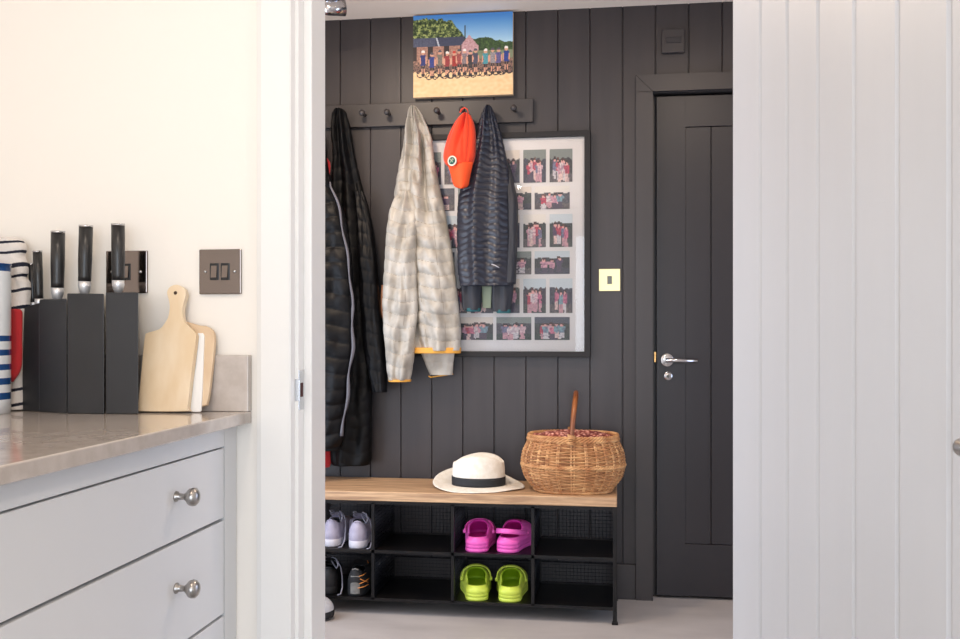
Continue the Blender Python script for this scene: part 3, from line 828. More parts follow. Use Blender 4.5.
for (rws, sd) in (([(278, 461, 482), (292, 461.5, 482), (303, 462, 481.5), (310, 463, 481)], 1), ([(278, 491, 514), (292, 492, 513), (303, 492, 512), (311.5, 493, 511)], 2)):
    mb = MB(); drape(mb, rws, ybk-.015, .8, .05, n=50, m=50, nz=.003, seed=sd, fold=lambda u, v: .006*sin(u*5), hdfn=lambda v: .024); sl = mb.build('sleeve', M_soft, nj)
    xa, xb = rws[-1][1], rws[-1][2]
    mb = MB(); drape(mb, [(rws[-1][0]-1.8, xa+2, xb), (rws[-1][0]+1.6, xa+4, xb-.5)], ybk-.0155, .8, .05, n=40, m=4, hdfn=lambda v: .0225); mb.build('cuff_lining', M_teal, sl, label='teal cuff lining')
mb = MB(); drape(mb, [(279, 481, 492), (295, 482, 491.5), (308, 482.5, 491)], ybk-.002, .5, .012, n=24, m=20, hdfn=lambda v: .005); mb.build('inner_lining', M_lining, nj, label='pale green lining')
mb = MB()
pp = [(491.5, 264.2), (494, 264.9), (496.5, 266.2), (499, 267.6)]
mb.tube([WP(x, y, ybk-.117) for x, y in pp], .002, 6); mb.build('chest_logo', mat('logo_grey', (176, 176, 186), .5), nj, label='tiny pale grey logo')

# black coats at the left
bj = thing('black_coat', 'long black padded coat, first coat left of the white jacket', 'coat', (XR(340.5)*YR, YR-.05, 1.93))
rows = [(110.5, 338, 344.5), (113, 335.5, 347.5), (118, 334, 349), (128, 333, 351.5), (150, 333.5, 354), (175, 332, 359), (200, 331, 365), (230, 330, 371), (260, 330, 373), (300, 330, 374), (350, 330, 372.5), (400, 330, 371.8), (440, 330, 371.5), (460, 331, 371), (464.5, 333, 369)]
mb = MB()
drape(mb, rows, YB-.004, .6, .1, n=110, m=280, p=.8, quilt=(.052, .006, lambda u, v: .01*sin(u*4)), fold=lambda u, v: .014*sin(u*6+v*3)*(1-.4*v), nz=.004, seed=21,
      hdfn=lambda v: .022+.03*min(1, v*2.2), yoff=lambda v: .055*max(0, 1-v*5))
mb.build('body', M_coatb2, bj)
mb = MB()
drape(mb, [(190, 352, 361.5), (205, 354, 367), (230, 356, 373), (260, 358, 377), (300, 360, 379.5), (330, 362, 382.5), (350, 364, 385), (375, 369, 387), (392, 373, 387)], YB-.06, .8, .07, n=70, m=170, p=.85,
      quilt=(.05, .005, lambda u, v: .01*u), nz=.003, seed=25, hdfn=lambda v: .012+.024*min(1, v*3))
mb.build('sleeve', M_coatb, bj)
fj = thing('black_puffer_jacket', 'black puffer jacket with grey piping, leftmost garment beside the door frame', 'jacket', (XR(316)*YR, YR-.05, 1.93))
rows = [(112, 313, 319), (116, 311, 322), (128, 307, 323), (150, 301, 325), (172, 293, 327.5), (188, 289, 333), (202, 287, 340), (230, 283, 347.5), (260, 281, 351.5), (300, 280, 354.5), (345, 280, 355), (375, 280, 352), (405, 281, 347.5), (435, 283, 344), (450, 286, 340)]
mb = MB()
drape(mb, rows, YB-.115, .6, .1, n=110, m=260, p=.8, quilt=(.06, .014, lambda u, v: .012*sin(u*3+v*7)), fold=lambda u, v: .012*bump(u, .55, .2)*sin(v*9), nz=.006, seed=31,
      hdfn=lambda v: .018+.032*min(1, v*2.2))
mb.build('body', M_coatb, fj)
mb = MB()
pp = [(331, 186), (338, 205), (343.5, 232), (347.6, 258), (351, 285), (352.4, 310), (352.8, 345), (350, 368), (347.5, 395), (344, 420), (341.5, 436)]
pq = []
for i in range(61):
    y = 182+(436-182)*i/60; x = interp([(b_, a_) for a_, b_ in pp], y)[0]+.8*sin(y*.13)
    pq.append(WP(x, y, YB-.198+.03*abs(sin(i*.33))*0))
mb.tube(pq, .0055, 8, rfn=lambda u: .003+.004*abs(sin(u*17))*(.6 if u < .5 else 1.2))
mb.build('piping', M_pipe, fj, label='grey piping down the front edge')
rg = MB()
drape(rg, [(114, 290, 293), (130, 287, 297), (160, 290, 329.2), (175, 290, 330), (200, 288, 330.5), (300, 284, 328), (400, 284, 329), (450, 286, 331), (463, 288, 331.5), (467, 290, 330)], YB-.062, .3, .03, n=40, m=80, nz=.003, seed=9, hdfn=lambda v: .018)
rg.build('red_garment', M_red, None, label='red garment mostly hidden, peeping out behind the black puffer jacket', cat='garment')

# ------------------------------------------------------------ orange cap
cp = thing('orange_cap', 'bright orange baseball cap with a round badge hanging from a peg', 'cap', (XR(464)*YR, YR-.05, 1.93))
ycb = YB-.046
rows = [(110.8, 462.5, 466), (112.5, 460, 468.5), (116, 456.8, 470.8), (122, 453.2, 473), (130, 449.5, 474.6), (140, 446, 475.5), (150, 443.8, 475.6), (157, 443.3, 475), (162, 444.4, 474), (165.5, 446.5, 472.5)]
def cf(u, v):
    return -.028*bump(u, .1-.25*v, .12)*(1-v)-.014*bump(u, -.05+.5*v, .08)*v*(1-v)*3-.007*bump(u, .62, .07)+.01*bump(u, -.4, .25)-.006*bump(u, -.72, .06)*(1-v)+.006*bump(u, .3, .2)
mb = MB(); drape(mb, rows, ycb, .8, .12, n=100, m=90, p=.95, fold=cf, nz=.0025, seed=41, hdfn=lambda v: .018+.042*v**.7); 
mb.build('crown', M_cap, cp)
mb = MB(); P = []
for i in range(25):
    v = i/24; y = 162+(188.3-162)*v
    w = interp([(162, 446.4, 473.2), (166, 448, 472.4), (172, 450, 471), (180, 452, 469.4), (185, 453.6, 468.4), (187.5, 456, 466), (188.3, 459, 463)], y)
    row = []
    for k in range(25):
        u = k/24*2-1; x = (w[0]+w[1])/2+(w[1]-w[0])/2*u
        row.append(WP(x, y, ycb-.122-.012*v+.035*u*u))
    P.append(row)
mb.grid(P); mb.grid([[p+Vector((0, .004, 0)) for p in r] for r in P])
ring = P[0]+[r[-1] for r in P[1:]]+P[-1][::-1][1:]+[r[0] for r in P[::-1]][1:-1]
mb.grid([ring, [p+Vector((0, .004, 0)) for p in ring]], closed_v=True)
mb.build('brim', M_capb, cp)
bc = WP(452.2, 160.8, ycb-.128); 
bd = MB(); tl = Matrix.Rotation(-.35, 3, 'Z')
def disc(r0, r1, off, m, nm, par, lab=None):
    q = MB(); pr = [(r0, -off), (r1, -off), (r1*1.02, -off+.003)]
    P = []
    for r, h in pr:
        P.append([bc+tl@Vector((r*cos(2*PI*k/32), h, r*sin(2*PI*k/32))) for k in range(32)])
    q.grid(P, closed_v=True, smooth=False)
    if r0 > 0: pass
    return q.build(nm, m, par, **({'label': lab} if lab else {}))
bg = disc(0.0001, .0195, .002, M_badgew, 'badge', cp, 'round pale badge with a green centre')
disc(.0001, .0140, .003, M_badgep, 'badge_ring', bg)
disc(.0001, .0115, .0038, M_badgeg, 'badge_centre', bg)
q = MB()
for s in (-1, 1):   # crossed rackets
    a = bc+tl@Vector((-.007*s, -.0048, -.007)); b = bc+tl@Vector((.005*s, -.0048, .005))
    q.tube([a, b], .0008, 6)
    q.tube([b+tl@Vector((.003*cos(t_)*1, 0, .003*sin(t_))) for t_ in [2*PI*i/12 for i in range(12)]], .0007, 5, closed=True)
q.build('badge_emblem', M_badgew, bg)
mb = MB(); mb.tube([WP(460, 112.5, ycb-.05), WP(462, 109, ycb-.06), WP(464.5, 107.6, ycb-.062), WP(467, 109, ycb-.06), WP(468.6, 113, ycb-.05)], .004, 8, flat=.5)
mb.build('back_strap', M_cap, cp)

# ------------------------------------------------------------ bench with shoe cubbies
BT = .4605; BX0, BX1 = -1.215, .0
BF, BB = 3.49, YB-.02
bench = thing('shoe_bench', 'long shoe bench with oak seat and black wire cubbies under the hanging coats', 'bench', ((BX0+BX1)/2, 3.67, 0))
MB().box(BX0, BX1, BF, BB, BT-.035, BT).build('seat', M_oak, bench, bevel=.003, label='pale oak seat board')
xd = [-1.2005, -.9035, -.6015, -.3045, -.0075]
zt_, zm, zb_ = BT-.0355, .236, .057
def bar(mb, p, q, w=.0055):
    x0, x1 = sorted((p[0], q[0])); y0, y1 = sorted((p[1], q[1])); z0, z1 = sorted((p[2], q[2]))
    mb.box(x0-(w if x1-x0 < .001 else 0), x1+(w if x1-x0 < .001 else 0), y0-(w if y1-y0 < .001 else 0), y1+(w if y1-y0 < .001 else 0), z0-(w if z1-z0 < .001 else 0), z1+(w if z1-z0 < .001 else 0))
yF, yK = BF+.012, BB-.012
for x in (xd[0], xd[-1]):
    for y in (yF, yK):
        mb = MB(); mb.box(x-.0075, x+.0075, y-.0075, y+.0075, .006, zt_); mb.box(x-.011, x+.011, y-.011, y+.011, 0.0005, .008)
        mb.build('leg', M_metal, bench, bevel=.001)
mb = MB()
for y in (yF, yK):
    for z in (zt_-.006, zm, zb_): bar(mb, (xd[0], y, z), (xd[-1], y, z), .0058)
for x in xd:
    for z in (zt_-.006, zm, zb_): bar(mb, (x, yF, z), (x, yK, z), .0045)
for x in xd[1:-1]:
    for y in (yF, yK): bar(mb, (x, y, zb_), (x, y, zt_-.006), .0058)
mb.build('frame', M_metal, bench)
for z in (zm, zb_):
    for i in range(4):
        MB().box(xd[i]+.005, xd[i+1]-.005, yF+.004, yK-.006, z-.001, z+.002).build('shelf', M_metal, bench)
def wires(mb, o, du, dv, nu, nv, r=.0009):
    o, du, dv = Vector(o), Vector(du), Vector(dv)
    nn = du.cross(dv).normalized()
    for i in range(nu+1):
        a = o+du*(i/nu); mb.tube([a, a+dv], r, 4)
    for j in range(nv+1):
        a = o+dv*(j/nv)+nn*.0014; mb.tube([a, a+du], r, 4)
for i in range(4):
    for (za, zb2) in ((zm+.006, zt_-.012), (zb_+.006, zm-.006)):
        mb = MB(); wires(mb, (xd[i]+.006, yK, za), (xd[i+1]-xd[i]-.012, 0, 0), (0, 0, zb2-za), 20, 12)
        mb.build('wire_back_panel', M_wire, bench)
for x in xd:
    for (za, zb2) in ((zm+.006, zt_-.012), (zb_+.006, zm-.006)):
        mb = MB(); wires(mb, (x, yF+.006, za), (0, yK-yF-.012, 0), (0, 0, zb2-za), 20, 12)
        mb.build('wire_side_panel', M_wire, bench)

# ------------------------------------------------------------ straw hat
hx, hy = -.524, 3.635
hat = thing('straw_hat', 'white straw panama hat with a black ribbon on the oak bench', 'hat', (hx, hy, BT))
def brim_z(a, r):      # a = angle, r = 0 at the crown, 1 at the edge
    up = .043*max(0, sin(a-.0))**1.4+.020*max(0, cos(a-2.55))**2
    up *= (1-.75*max(0, cos(a))**1.2)
    return .0125+(up)*r**1.7-.010*r*max(0, -sin(a))**1-.006*r*max(0, cos(a))**3*max(0, 1-abs(sin(a))*1.5)
N = 96; mb = MB(); rings = []; rings2 = []
for i in range(13):
    r = i/12; R1 = []; R2 = []
    for k in range(N):
        a = 2*PI*k/N
        xx = (.102+(.074)*r)*cos(a); yy = (.084+(.058-.03*max(0, cos(a))*r)*r)*sin(a)*(1-.12*r*max(0, cos(a)))
        z = BT+max(brim_z(a, r), .0022)+.0008*sin(a*7)*r
        R1.append(Vector((hx+xx, hy+yy, z+.0012))); R2.append(Vector((hx+xx, hy+yy, z-.0012)))
    rings.append(R1); rings2.append(R2)
mb.grid(rings+rings2[::-1], closed_v=True)
mb.build('brim', M_straw, hat)
mb = MB(); P = []
Hc = .122
def crown_pt(a, s):
    """s 0..1 up the side wall, 1..2 over the top"""
    if s <= 1:
        t = s; w = 1-.015*t-.03*t**8
        z = .012+(Hc-.026)*t
        x = .1015*w*cos(a); y = .084*w*(1-.05*t)*sin(a)
        hcut = 1
    else:
        t = s-1; e = cos(t*PI/2)**.42
        x = .0967*e*cos(a)*.998; y = .0762*e*sin(a)*.998
        z = Hc-.014+.014*sin(min(1, t*1.6)*PI/2)
    top = max(0, (z-.06)/.06)
    z += top*(-.014*max(0, x/.1)**2-.020*max(0, -x/.1)**1.3+.006)
    if s > .8:
        z -= .020*bump(y, 0, .028)*min(1, max(0, s-1)*3)*(1-.2*max(0, x/.1))
    pinch = bump(x, -.075, .03)*top
    y *= 1-.22*pinch
    return Vector((hx+x, hy+y, BT+z))
for i in range(41):
    s = 2*i/40
    P.append([crown_pt(2*PI*k/N, min(s, 1.97)) for k in range(N)])
mb.grid(P, closed_v=True); c = Vector((0, 0, 0))
for w in P[-1]: c += w/len(P[-1])
mb.fan(P[-1], c)
mb.build('crown', M_straw, hat)
mb = MB(); P = []
for (t, o) in ((.0, .0008), (.0, .0022), (.12, .0024), (.24, .0026), (.355, .0024), (.355, .0005)):
    P.append([crown_pt(2*PI*k/N, t)+Vector((cos(2*PI*k/N), sin(2*PI*k/N), 0))*o for k in range(N)])
mb.grid(P, closed_v=True); mb.build('ribbon_band', M_band, hat, label='black ribbon hat band')

# ------------------------------------------------------------ wicker basket
bxc, byc = XR(573)*3.63, 3.635
bk_ = thing('wicker_basket', 'golden wicker basket with a tall hoop handle at the right end of the bench', 'basket', (bxc, byc, BT))
prf = [(0, .140, .112), (.015, .150, .120), (.05, .178, .137), (.085, .190, .147), (.115, .192, .148), (.15, .186, .143), (.185, .170, .132), (.205, .164, .128)]
def bpt(a, z, off=0, e=.82):
    w, dd = interp(prf, z); ca, sa = cos(a), sin(a)
    return Vector((bxc+(w+off)*math.copysign(abs(ca)**e, ca), byc+(dd+off)*math.copysign(abs(sa)**e, sa), BT+z))
mb = MB()
NS = 30; NR = 34
for r in range(NR):
    z = .008+(.190-.008)*r/(NR-1)
    if abs(z-.1) < .006: continue
    ph = (r % 2)*PI
    pts = [bpt(2*PI*k/180, z+.0008*sin(k*.7+r), .0028*sin(NS/2*2*PI*k/180+ph)) for k in range(180)]
    mb.tube(pts, .0029, 6, closed=True, up=(0, 0, 1), mi=0 if r % 3 else 1)
mb.build('woven_side', [M_wick, M_wick2], bk_)
mb = MB()
for s in range(NS):
    a = 2*PI*(s+.5)/NS
    mb.tube([bpt(a, .004+.195*i/16, .0008) for i in range(17)], .0034, 6)
    if s % 1 == 0: mb.tube([bpt(a+.03, .004+.195*i/16, .0008) for i in range(17)], .0028, 6)
mb.build('stakes', M_wick2, bk_)
mb = MB()
for (z, rr, am, n_) in ((.006, .0045, .003, 26), (.1, .0042, .0035, 30), (.197, .006, .0045, 24), (.207, .0055, .0045, 24)):
    for h in range(3):
        pts = [bpt(2*PI*k/240, z+am*sin(n_*2*PI*k/240+h*2*PI/3), .0015+am*cos(n_*2*PI*k/240+h*2*PI/3)*.8) for k in range(240)]
        mb.tube(pts, rr*.75, 6, closed=True, up=(0, 0, 1))
mb.build('braided_rim', M_wick2, bk_)
mb = MB(); mb.fan([bpt(2*PI*k/60, .003, -.002) for k in range(60)], Vector((bxc, byc, BT+.003))); mb.fan([bpt(2*PI*k/60, .006, -.002) for k in range(60)], Vector((bxc, byc, BT+.006)))
mb.build('base', M_wick, bk_)
mb = MB(); P = []
for i in range(14):
    s = i/13; row = []
    for k in range(80):
        a = 2*PI*k/80; e = .82; w, dd = .163*s+.0001, .131*s+.0001
        ca, sa = cos(a), sin(a)
        x = w*math.copysign(abs(ca)**e, ca); y = dd*math.copysign(abs(sa)**e, sa)
        z = .198+.022*(1-s**4)+.008*noise.noise(Vector((x*28, y*28, 2)))-(.0 if s < .97 else .004)
        row.append(Vector((bxc+x, byc+y, BT+z)))
    P.append(row)
mb.grid(P, closed_v=True)
mb.grid([P[-1], [bpt(2*PI*k/80, .16, -.006) for k in range(80)]], closed_v=True)
mb.build('flowered_lining', M_flower, bk_, label='reddish flowered cloth filling')
mb = MB(); pts = []
for i in range(41):
    a = PI*i/40; yy = -.139*cos(a); zz = .195+.170*sin(a)**.8
    pts.append(Vector((bxc-.006+XR(573)*yy+.017*sin(a), byc+yy, BT+zz)))
mb.tube(pts, .0085, 10, up=(1, 0, 0), flat=.9, rfn=lambda u: .0085+.0025*abs(sin(u*PI)))
mb.build('handle', M_wood, bk_, label='curved varnished wooden hoop handle')
mb = MB()
for sgn in (-1, 1):
    mb = MB()
    for j in range(6):
        z = .192+.0055*j; c = Vector((bxc-.006+XR(573)*.139*sgn, byc+sgn*.139, BT+z))
        mb.tube([c+Vector((.0125*cos(t_), .0125*sin(t_), .002*sin(t_+j))) for t_ in [2*PI*i/14 for i in range(14)]], .0028, 6, closed=True, up=(0, 0, 1))
    mb.build('handle_binding', M_wick2, bk_)

# ------------------------------------------------------------ footwear (heel at y=0, toe towards +y, sole at z=0)
def foot_half(s, Wd, side):
    """half width along the length, s 0 heel..1 toe; a foot is wider and straighter on the big-toe side"""
    if s < .15: base = .70*math.sqrt(max(0, 1-(1-s/.15)**2))
    elif s > .78: base = .99*math.sqrt(max(0, 1-((s-.78)/.22)**2))
    else: base = interp([(.15, .70), (.22, .72), (.36, .74), (.55, .86), (.70, .98), (.78, .99)], s)[0]
    return Wd/2*base
def shoe_ring(Lg, Wd, n=120):
    """outline points with angle-like parameter: list of (x, y)"""
    out = []
    for k in range(n):
        a = 2*PI*k/n                      # 0 = heel, PI = toe
        s = (1-cos(a))/2
        s = s*.9+.1*(3*s*s-2*s**3)
        w = foot_half(max(0, min(1, s)), Wd, 1)
        x = w*(1 if a < PI else -1)
        if k == 0 or s <= 0: x = 0
        out.append((x, s*Lg, s))
    return out
def upper(mb, Lg, Wd, rim, z0, open0, open1, openw, vamp, th=.006, n=120, mi=0, mi_in=1, bulge=.004):
    """shell: for every outline point a profile from the sole edge up to the opening rim and back down inside.
    rim(s) = rim height, opening from s=open0 to open1 with half width openw*local; vamp(s) = crest height"""
    ring = shoe_ring(Lg, Wd, n); rows = []
    for (x, y, s) in ring:
        # matching rim point of the opening (compressed outline)
        so = open0+(open1-open0)*s
        rx = x*openw if s < .5 else x*openw
        wloc = foot_half(min(.999, max(0.001, so)), Wd, 1)
        frac = math.sqrt(max(0, 1-((s-.5)/.5)**2))
        rx = math.copysign(wloc*openw*min(1, frac*1.15+.0), x) if abs(x) > 1e-6 else 0
        ry = so*Lg; rz = rim(so)
        prof = []
        for i in range(15):
            t = i/14
            # outer wall: rises from the outline, then curls in to the rim
            g = t**1.9
            px_ = x+(rx-x)*g; py_ = y+(ry-y)*g
            hz = z0+(rz-z0)*(1-(1-t)**(1.45 if s < .6 else 2.1))
            bl = bulge*sin(PI*min(1, t*1.4))
            d_ = Vector((x, y-Lg*.5, 0)); d_ = d_.normalized() if d_.length > 0 else d_
            prof.append(Vector((px_, py_, hz))+d_*bl)
        # lip and inside
        inn = Vector((rx, ry, 0)); cc = Vector((0, Lg*(open0+open1)/2, 0))
        dv = (cc-inn); dv = dv.normalized() if dv.length > 1e-6 else Vector((0, 1, 0))
        prof.append(Vector((rx, ry, rz+.0015))+dv*th*.5)
        prof.append(Vector((rx, ry, rz-.002))+dv*th)
        for t in (.25, .5, .75, 1):
            q = Vector((x*.86, y+(Lg/2-y)*.14, 0))
            a_ = Vector((rx, ry, 0))+dv*th
            m_ = a_+(q-a_)*(t**.7)
            prof.append(Vector((m_.x, m_.y, rz-.002+(z0+.012-rz)*t)))
        prof.append(Vector((0, min(max(y, .15*Lg), .85*Lg), z0+.012)))
        rows.append(prof)
    m = len(rows[0])
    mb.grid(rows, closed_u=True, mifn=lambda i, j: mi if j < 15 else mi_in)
def sole_mesh(mb, Lg, Wd, z0, z1, grow=.0, n=120, mi=0, heel_spring=.0, toe_spring=.008, groove=None):
    ring = shoe_ring(Lg, Wd, n); lv = [(0, .93), (.0, .97), (.15, 1.0), (.5, 1.02), (.85, 1.0), (1, .98)]
    if groove: lv = [(0, .93), (0, .975), (.12, 1.01), (.42, 1.02), (.47, .985), (.53, .985), (.58, 1.02), (.9, 1.01), (1, .99)]
    P = []
    for t, g in lv:
        row = []
        for (x, y, s) in ring:
            row.append(Vector((x*g*(1+grow), Lg/2+(y-Lg/2)*(1+(g-1)*.4+grow*.5), z0+(z1-z0)*t+toe_spring*max(0, s-.75)**2*16*(1-t*.5))))
        P.append(row)
    mb.grid(P, closed_v=True, mi=mi)
    for R in (P[0], P[-1]):
        n_ = len(R); fs = []
        for k in range(n_//2):
            a, b = k, (k+1); c, d = (n_-k-1), (n_-k) % n_
            if b == c: fs.append((d, a, b)) if d != a else None
            elif d == a: fs.append((a, b, c))
            else: fs.append((a, b, c, d))
        mb.add(R, fs, mi, True)
def finish(t, px, py, Y, rz, Z, flip=False):
    t.location = (XR(px)*Y, Y, Z); t.rotation_euler = (0, 0, rz)
    if flip: t.scale = (-1, 1, 1)

def clog(name, label, group, m, mi_, strap_angle):
    t = thing(name, label, 'clog', (0, 0, 0), group)
    Lg, Wd = .235, .119
    mb = MB(); sole_mesh(mb, Lg, Wd, .0008, .028, groove=True, grow=.01)
    mb.build('sole', m, t)
    mb = MB()
    def rim(s): return interp([(0, .056), (.15, .054), (.3, .056), (.42, .076), (.5, .092), (.56, .099), (1, .099)], s)[0]
    upper(mb, Lg, Wd, rim, .024, .022, .56, .86, None, th=.007)
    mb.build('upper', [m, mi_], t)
    # holes on the vamp
    mb = MB()
    for (x, y, z) in ((0, .150, .0915), (-.016, .158, .088), (.016, .158, .088), (-.008, .172, .082), (.008, .172, .082), (0, .186, .075)):
        mb.lathe([(0, .0012), (.0035, .0012), (.004, -.001)], 10, 'z', (x, y, z))
    mb.build('vent_hole', M_dgrey, t)
    # heel strap: an arc from pivot to pivot
    mb = MB(); yp_, zp_ = .108, .058; hw_ = .0545
    pts = []
    Ls = .112
    for i in range(33):
        a = PI*i/32; xx = -hw_*cos(a)*(1.0+.02*sin(a)); rr = Ls*sin(a)**.75
        if strap_angle > .8: rr *= .50
        pts.append(Vector((xx, yp_-rr*cos(strap_angle), zp_+rr*sin(strap_angle))))
    nrmv = Vector((0, sin(strap_angle), cos(strap_angle)))
    P = []
    for i, p in enumerate(pts):
        d_ = (pts[min(i+1, 32)]-pts[max(i-1, 0)]).normalized(); b_ = d_.cross(nrmv).normalized()
        w_ = .0095; h_ = .0026
        P.append([p+nrmv*w_*cos(q)+b_*h_*sin(q) for q in [2*PI*k/10 for k in range(10)]])
    mb.grid(P, closed_v=True); mb.fan(P[0], pts[0]); mb.fan(P[-1], pts[-1])
    mb.build('heel_strap', m, t)
    for s in (-1, 1):
        MB().lathe([(0, .0035*s), (.0062, .003*s), (.0075, 0), (.0075, -.006*s)], 18, 'x', (s*.0575, yp_, zp_)).build('strap_rivet', m, t)
    return t
SH1 = zm+.0022; SH0 = zb_+.0022
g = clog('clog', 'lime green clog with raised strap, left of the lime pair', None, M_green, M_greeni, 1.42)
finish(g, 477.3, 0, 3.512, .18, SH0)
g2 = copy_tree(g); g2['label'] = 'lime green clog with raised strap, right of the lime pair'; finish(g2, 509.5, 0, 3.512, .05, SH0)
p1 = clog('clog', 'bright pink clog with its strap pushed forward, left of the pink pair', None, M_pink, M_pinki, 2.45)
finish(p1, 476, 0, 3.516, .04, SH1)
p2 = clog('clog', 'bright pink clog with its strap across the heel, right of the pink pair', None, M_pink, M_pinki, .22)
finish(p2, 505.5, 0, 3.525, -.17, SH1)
for o in (g, g2): o['group'] = 'pair of lime clogs in the lower cubby'
for o in (p1, p2): o['group'] = 'pair of pink clogs in the upper cubby'

def sneaker(name, label, group, mu, ms, mlin, mlace, heelm=None, loose=True, Lg=.262, Wd=.098):
    t = thing(name, label, 'shoe', (0, 0, 0), group)
    mb = MB(); sole_mesh(mb, Lg, Wd, .0008, .030, grow=.02, toe_spring=.01)
    mb.build('sole', ms, t)
    mb = MB()
    def rim(s): return interp([(0, .104), (.05, .102), (.14, .086), (.25, .078), (.34, .088), (.44, .092), (1, .09)], s)[0]
    upper(mb, Lg, Wd, rim, .026, .03, .44, .72, None, th=.007)
    mb.build('upper', [mu, mlin], t)
    mb = MB(); P = []
    for i in range(14):
        v = i/13; y = .185-.085*v; z = .062+.055*v**.8; w = .016+.010*v
        P.append([Vector((w*math.sin(u), y+.004*(1-cos(u)), z-.006*(1-cos(u)))) for u in [(-1+2*k/10)*1.3 for k in range(11)]])
    mb.grid(P); mb.grid([[p+Vector((0, -.004, -.004)) for p in r] for r in P]); mb.build('tongue', mu, t)
    mb = MB()
    for i in range(5):
        y = .185-.016*i; z = .070+.0095*i
        mb.tube([Vector((x, y+.012*(x/.024)**2*.3, z-.18*abs(x)**1.1)) for x in [(-.024+.048*k/8) for k in range(9)]], .0026, 6)
    if loose:
        mb.tube([Vector(p) for p in ((.006, .122, .110), (.014, .10, .120), (.030, .07, .118), (.036, .045, .10), (.030, .05, .088), (.016, .09, .098), (.004, .12, .108))], .0028, 6)
        mb.tube([Vector(p) for p in ((-.004, .122, .110), (-.014, .10, .122), (-.022, .08, .126), (-.016, .10, .108), (-.004, .12, .106))], .0026, 6)
        mb.tube([Vector(p) for p in ((.012, .12, .106), (.034, .09, .104), (.046, .06, .09), (.052, .035, .06), (.054, .01, .025), (.048, -.012, .006), (.036, -.018, .004))], .0026, 6)
    mb.build('laces', mlace, t)
    mb = MB()
    mb.tube([Vector((x, .006+6*x*x, .104-.35*abs(x))) for x in [(-.012+.024*k/8) for k in range(9)]], .003, 6)
    mb.build('heel_tab', heelm or mu, t)
    return t
s1 = sneaker('running_shoe', 'lilac grey running shoe with a loose lace, right of the upper pair', 'lilac grey running shoes in the upper cubby', M_lilac, M_lsole, M_dgrey, M_lace)
finish(s1, 357.3, 0, 3.515, .19, SH1)
s2 = copy_tree(s1); s2['label'] = 'lilac grey running shoe partly cut off by the door frame, left of the upper pair'
finish(s2, 330, 0, 3.53, .05, SH1)
for t in (s1, s2): pass
b1 = sneaker('trail_shoe', 'black and grey trail shoe with orange laces in the bottom left cubby', 'dark trail shoes in the lower left cubby', M_tblack, M_tblack, M_black, M_tor, M_tgrey, loose=False)
mb = MB(); P = []
for i in range(9):
    z = .012+.066*i/8; P.append([Vector((.031*sin(u), .036-.036*cos(u)-.0072+.0008*i, z)) for u in [(-1+2*k/10)*.62 for k in range(11)]])
mb.grid(P); mb.build('heel_counter', M_tgrey, b1, label='grey heel panel')
mb = MB()
for k, (a_, b_) in enumerate((((.018, -.003, .05), (.046, .035, .062)), ((.02, -.002, .068), (.044, .035, .046)), ((.012, -.006, .034), (.046, .03, .040)), ((.016, -.004, .078), (.036, .03, .084)))):
    mb.tube([Vector(a_), (Vector(a_)+Vector(b_))/2+Vector((.004, -.006, 0)), Vector(b_)], .0016, 6)
mb.build('side_overlay', M_tor, b1, label='orange side stitching')
finish(b1, 355, 0, 3.512, .06, SH0)
b2 = sneaker('trail_shoe', 'all black shoe at the far left of the bottom cubby', 'dark trail shoes in the lower left cubby', M_tblack, M_tblack, M_black, M_lace, M_tblack, loose=True)
finish(b2, 328, 0, 3.52, .25, SH0)
b3 = sneaker('floor_shoe', 'black and white shoe on the floor, mostly hidden by the door frame', None, mat('silver_mesh', (186, 186, 190), .5), M_tblack, M_black, M_tblack, M_tblack, loose=False, Lg=.25, Wd=.095)
finish(b3, 333.5, 0, 3.43, 2.0, .0005)
b3.rotation_euler = (0, 0, -PI*.5-.1)
b3.location = (XR(333)*3.42-.247, 3.44, .0003)
mb = MB(); mb.tube([Vector((.03, .01, .09)), Vector((.045, .0, .07)), Vector((.05, -.012, .04)), Vector((.05, -.018, .02))], .009, 10)
for o in bpy.data.objects:
    pass

# ------------------------------------------------------------ lights
def area(name, loc, rot, sx_, sy_, power, col, spread=None):
    l = bpy.data.lights.new(name, 'AREA'); l.shape = 'RECTANGLE'; l.size = sx_; l.size_y = sy_
    l.energy = power; l.color = col
    if spread: l.spread = spread
    o = bpy.data.objects.new(name, l); COL.objects.link(o); o.location = loc; o.rotation_euler = rot
    return o
area('window_daylight', ((wx0+wx1)/2, -2.97, (wz0+wz1)/2), (PI/2, 0, 0), wx1-wx0-.1, wz1-wz0-.1, 64, (.78, .885, 1.0))
area('side_fill', (-1.37, -1.5, 1.35), (0, -PI/2, 0), 1.3, 1.7, 27, (.84, .92, 1.0))  # fill lamp set inside the added left window
def spot_lamp(x, y, z, power, col, rad=.06):
    l = bpy.data.lights.new('downlight_lamp', 'AREA'); l.shape = 'DISK'; l.size = rad*2; l.energy = power; l.color = col
    o = bpy.data.objects.new('downlight_lamp', l); COL.objects.link(o); o.location = (x, y, z)
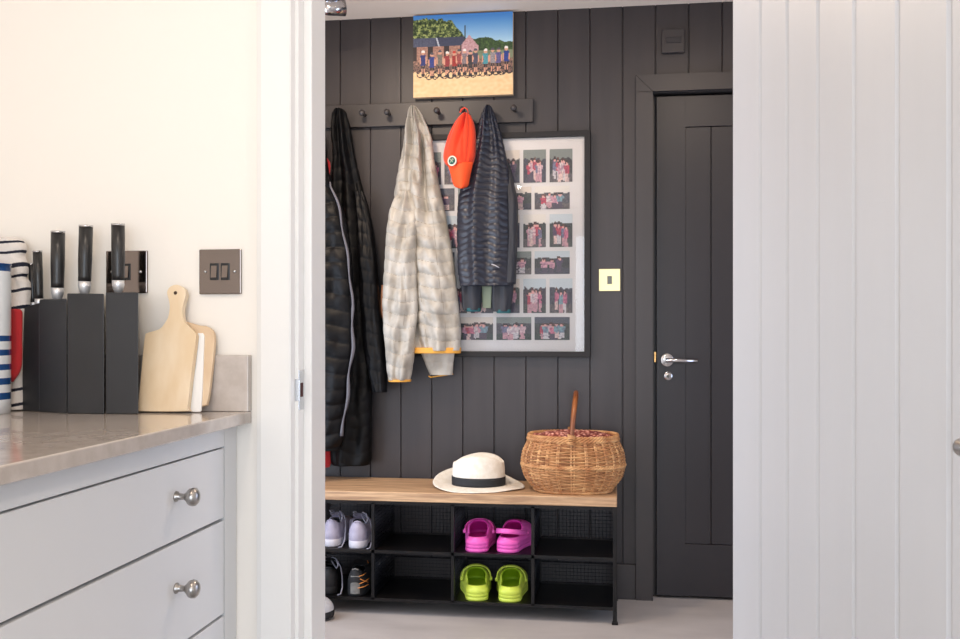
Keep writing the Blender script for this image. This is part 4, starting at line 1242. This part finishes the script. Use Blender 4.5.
warm = (1, .84, .68)
for x, y in ((-.55, .75), (.9, .75), (-1.0, -1.3), (.9, -.9)): spot_lamp(x, y, 2.41, 6.5, warm, .12)
for x, y, pw in ((-.95, 2.8, 15), (.35, 2.6, 7)): spot_lamp(x, y, CE-.01, pw, (1, .80, .62), .10)
# added cool fill lamp in front of the solid left hall wall
area('hall_fill_left', (-1.69, 2.75, .95), (0, -PI/2, 0), 1.5, 1.1, 19, (.66, .80, 1.0))

area('hall_fill_right', (1.78, 3.0, .95), (0, PI/2, 0), 1.2, .8, 9, (.52, .68, 1.0))  # added weak blue fill lamp before the solid right hall wall
def lamp_frame(name, x, sx_, ya, yb, za, zb):  # frame added around a fill lamp, no opening behind it
    t = thing(name, None, None, (x, (ya+yb)/2, za), kind='structure')
    q = MB(); a_, b_ = sorted((x, x+sx_))
    q.box(a_, b_, ya-.05, ya, za-.05, zb+.05); q.box(a_, b_, yb, yb+.05, za-.05, zb+.05)
    q.box(a_, b_, ya, yb, za-.05, za); q.box(a_, b_, ya, yb, zb, zb+.05)
    q.build('window_frame', M_trim, t, bevel=.004)  # frame mesh only, the wall stays solid here
lamp_frame('fill_frame_right', 1.8, -.03, 2.59, 3.41, .34, 1.56)
lamp_frame('fill_frame_left', -1.7, .03, 2.19, 3.31, .19, 1.71)

w = bpy.data.worlds.new('sky'); C.world = w; w.use_nodes = True
w.node_tree.nodes['Background'].inputs[0].default_value = (.75, .86, 1, 1)
w.node_tree.nodes['Background'].inputs[1].default_value = .5

# ------------------------------------------------------------ camera
cam = bpy.data.cameras.new('camera'); cam.sensor_fit = 'HORIZONTAL'; cam.sensor_width = 36; cam.lens = 36*F/960
cam.shift_y = (HOR-319.5)/960; cam.clip_start = .05
co = bpy.data.objects.new('camera', cam); COL.objects.link(co); co.location = (0, 0, H); co.rotation_euler = (PI/2, 0, TH)
C.camera = co
v = C.view_settings; v.view_transform = 'Standard'; v.look = 'None'; v.gamma = 1; v.exposure = .32; v.use_curve_mapping = False
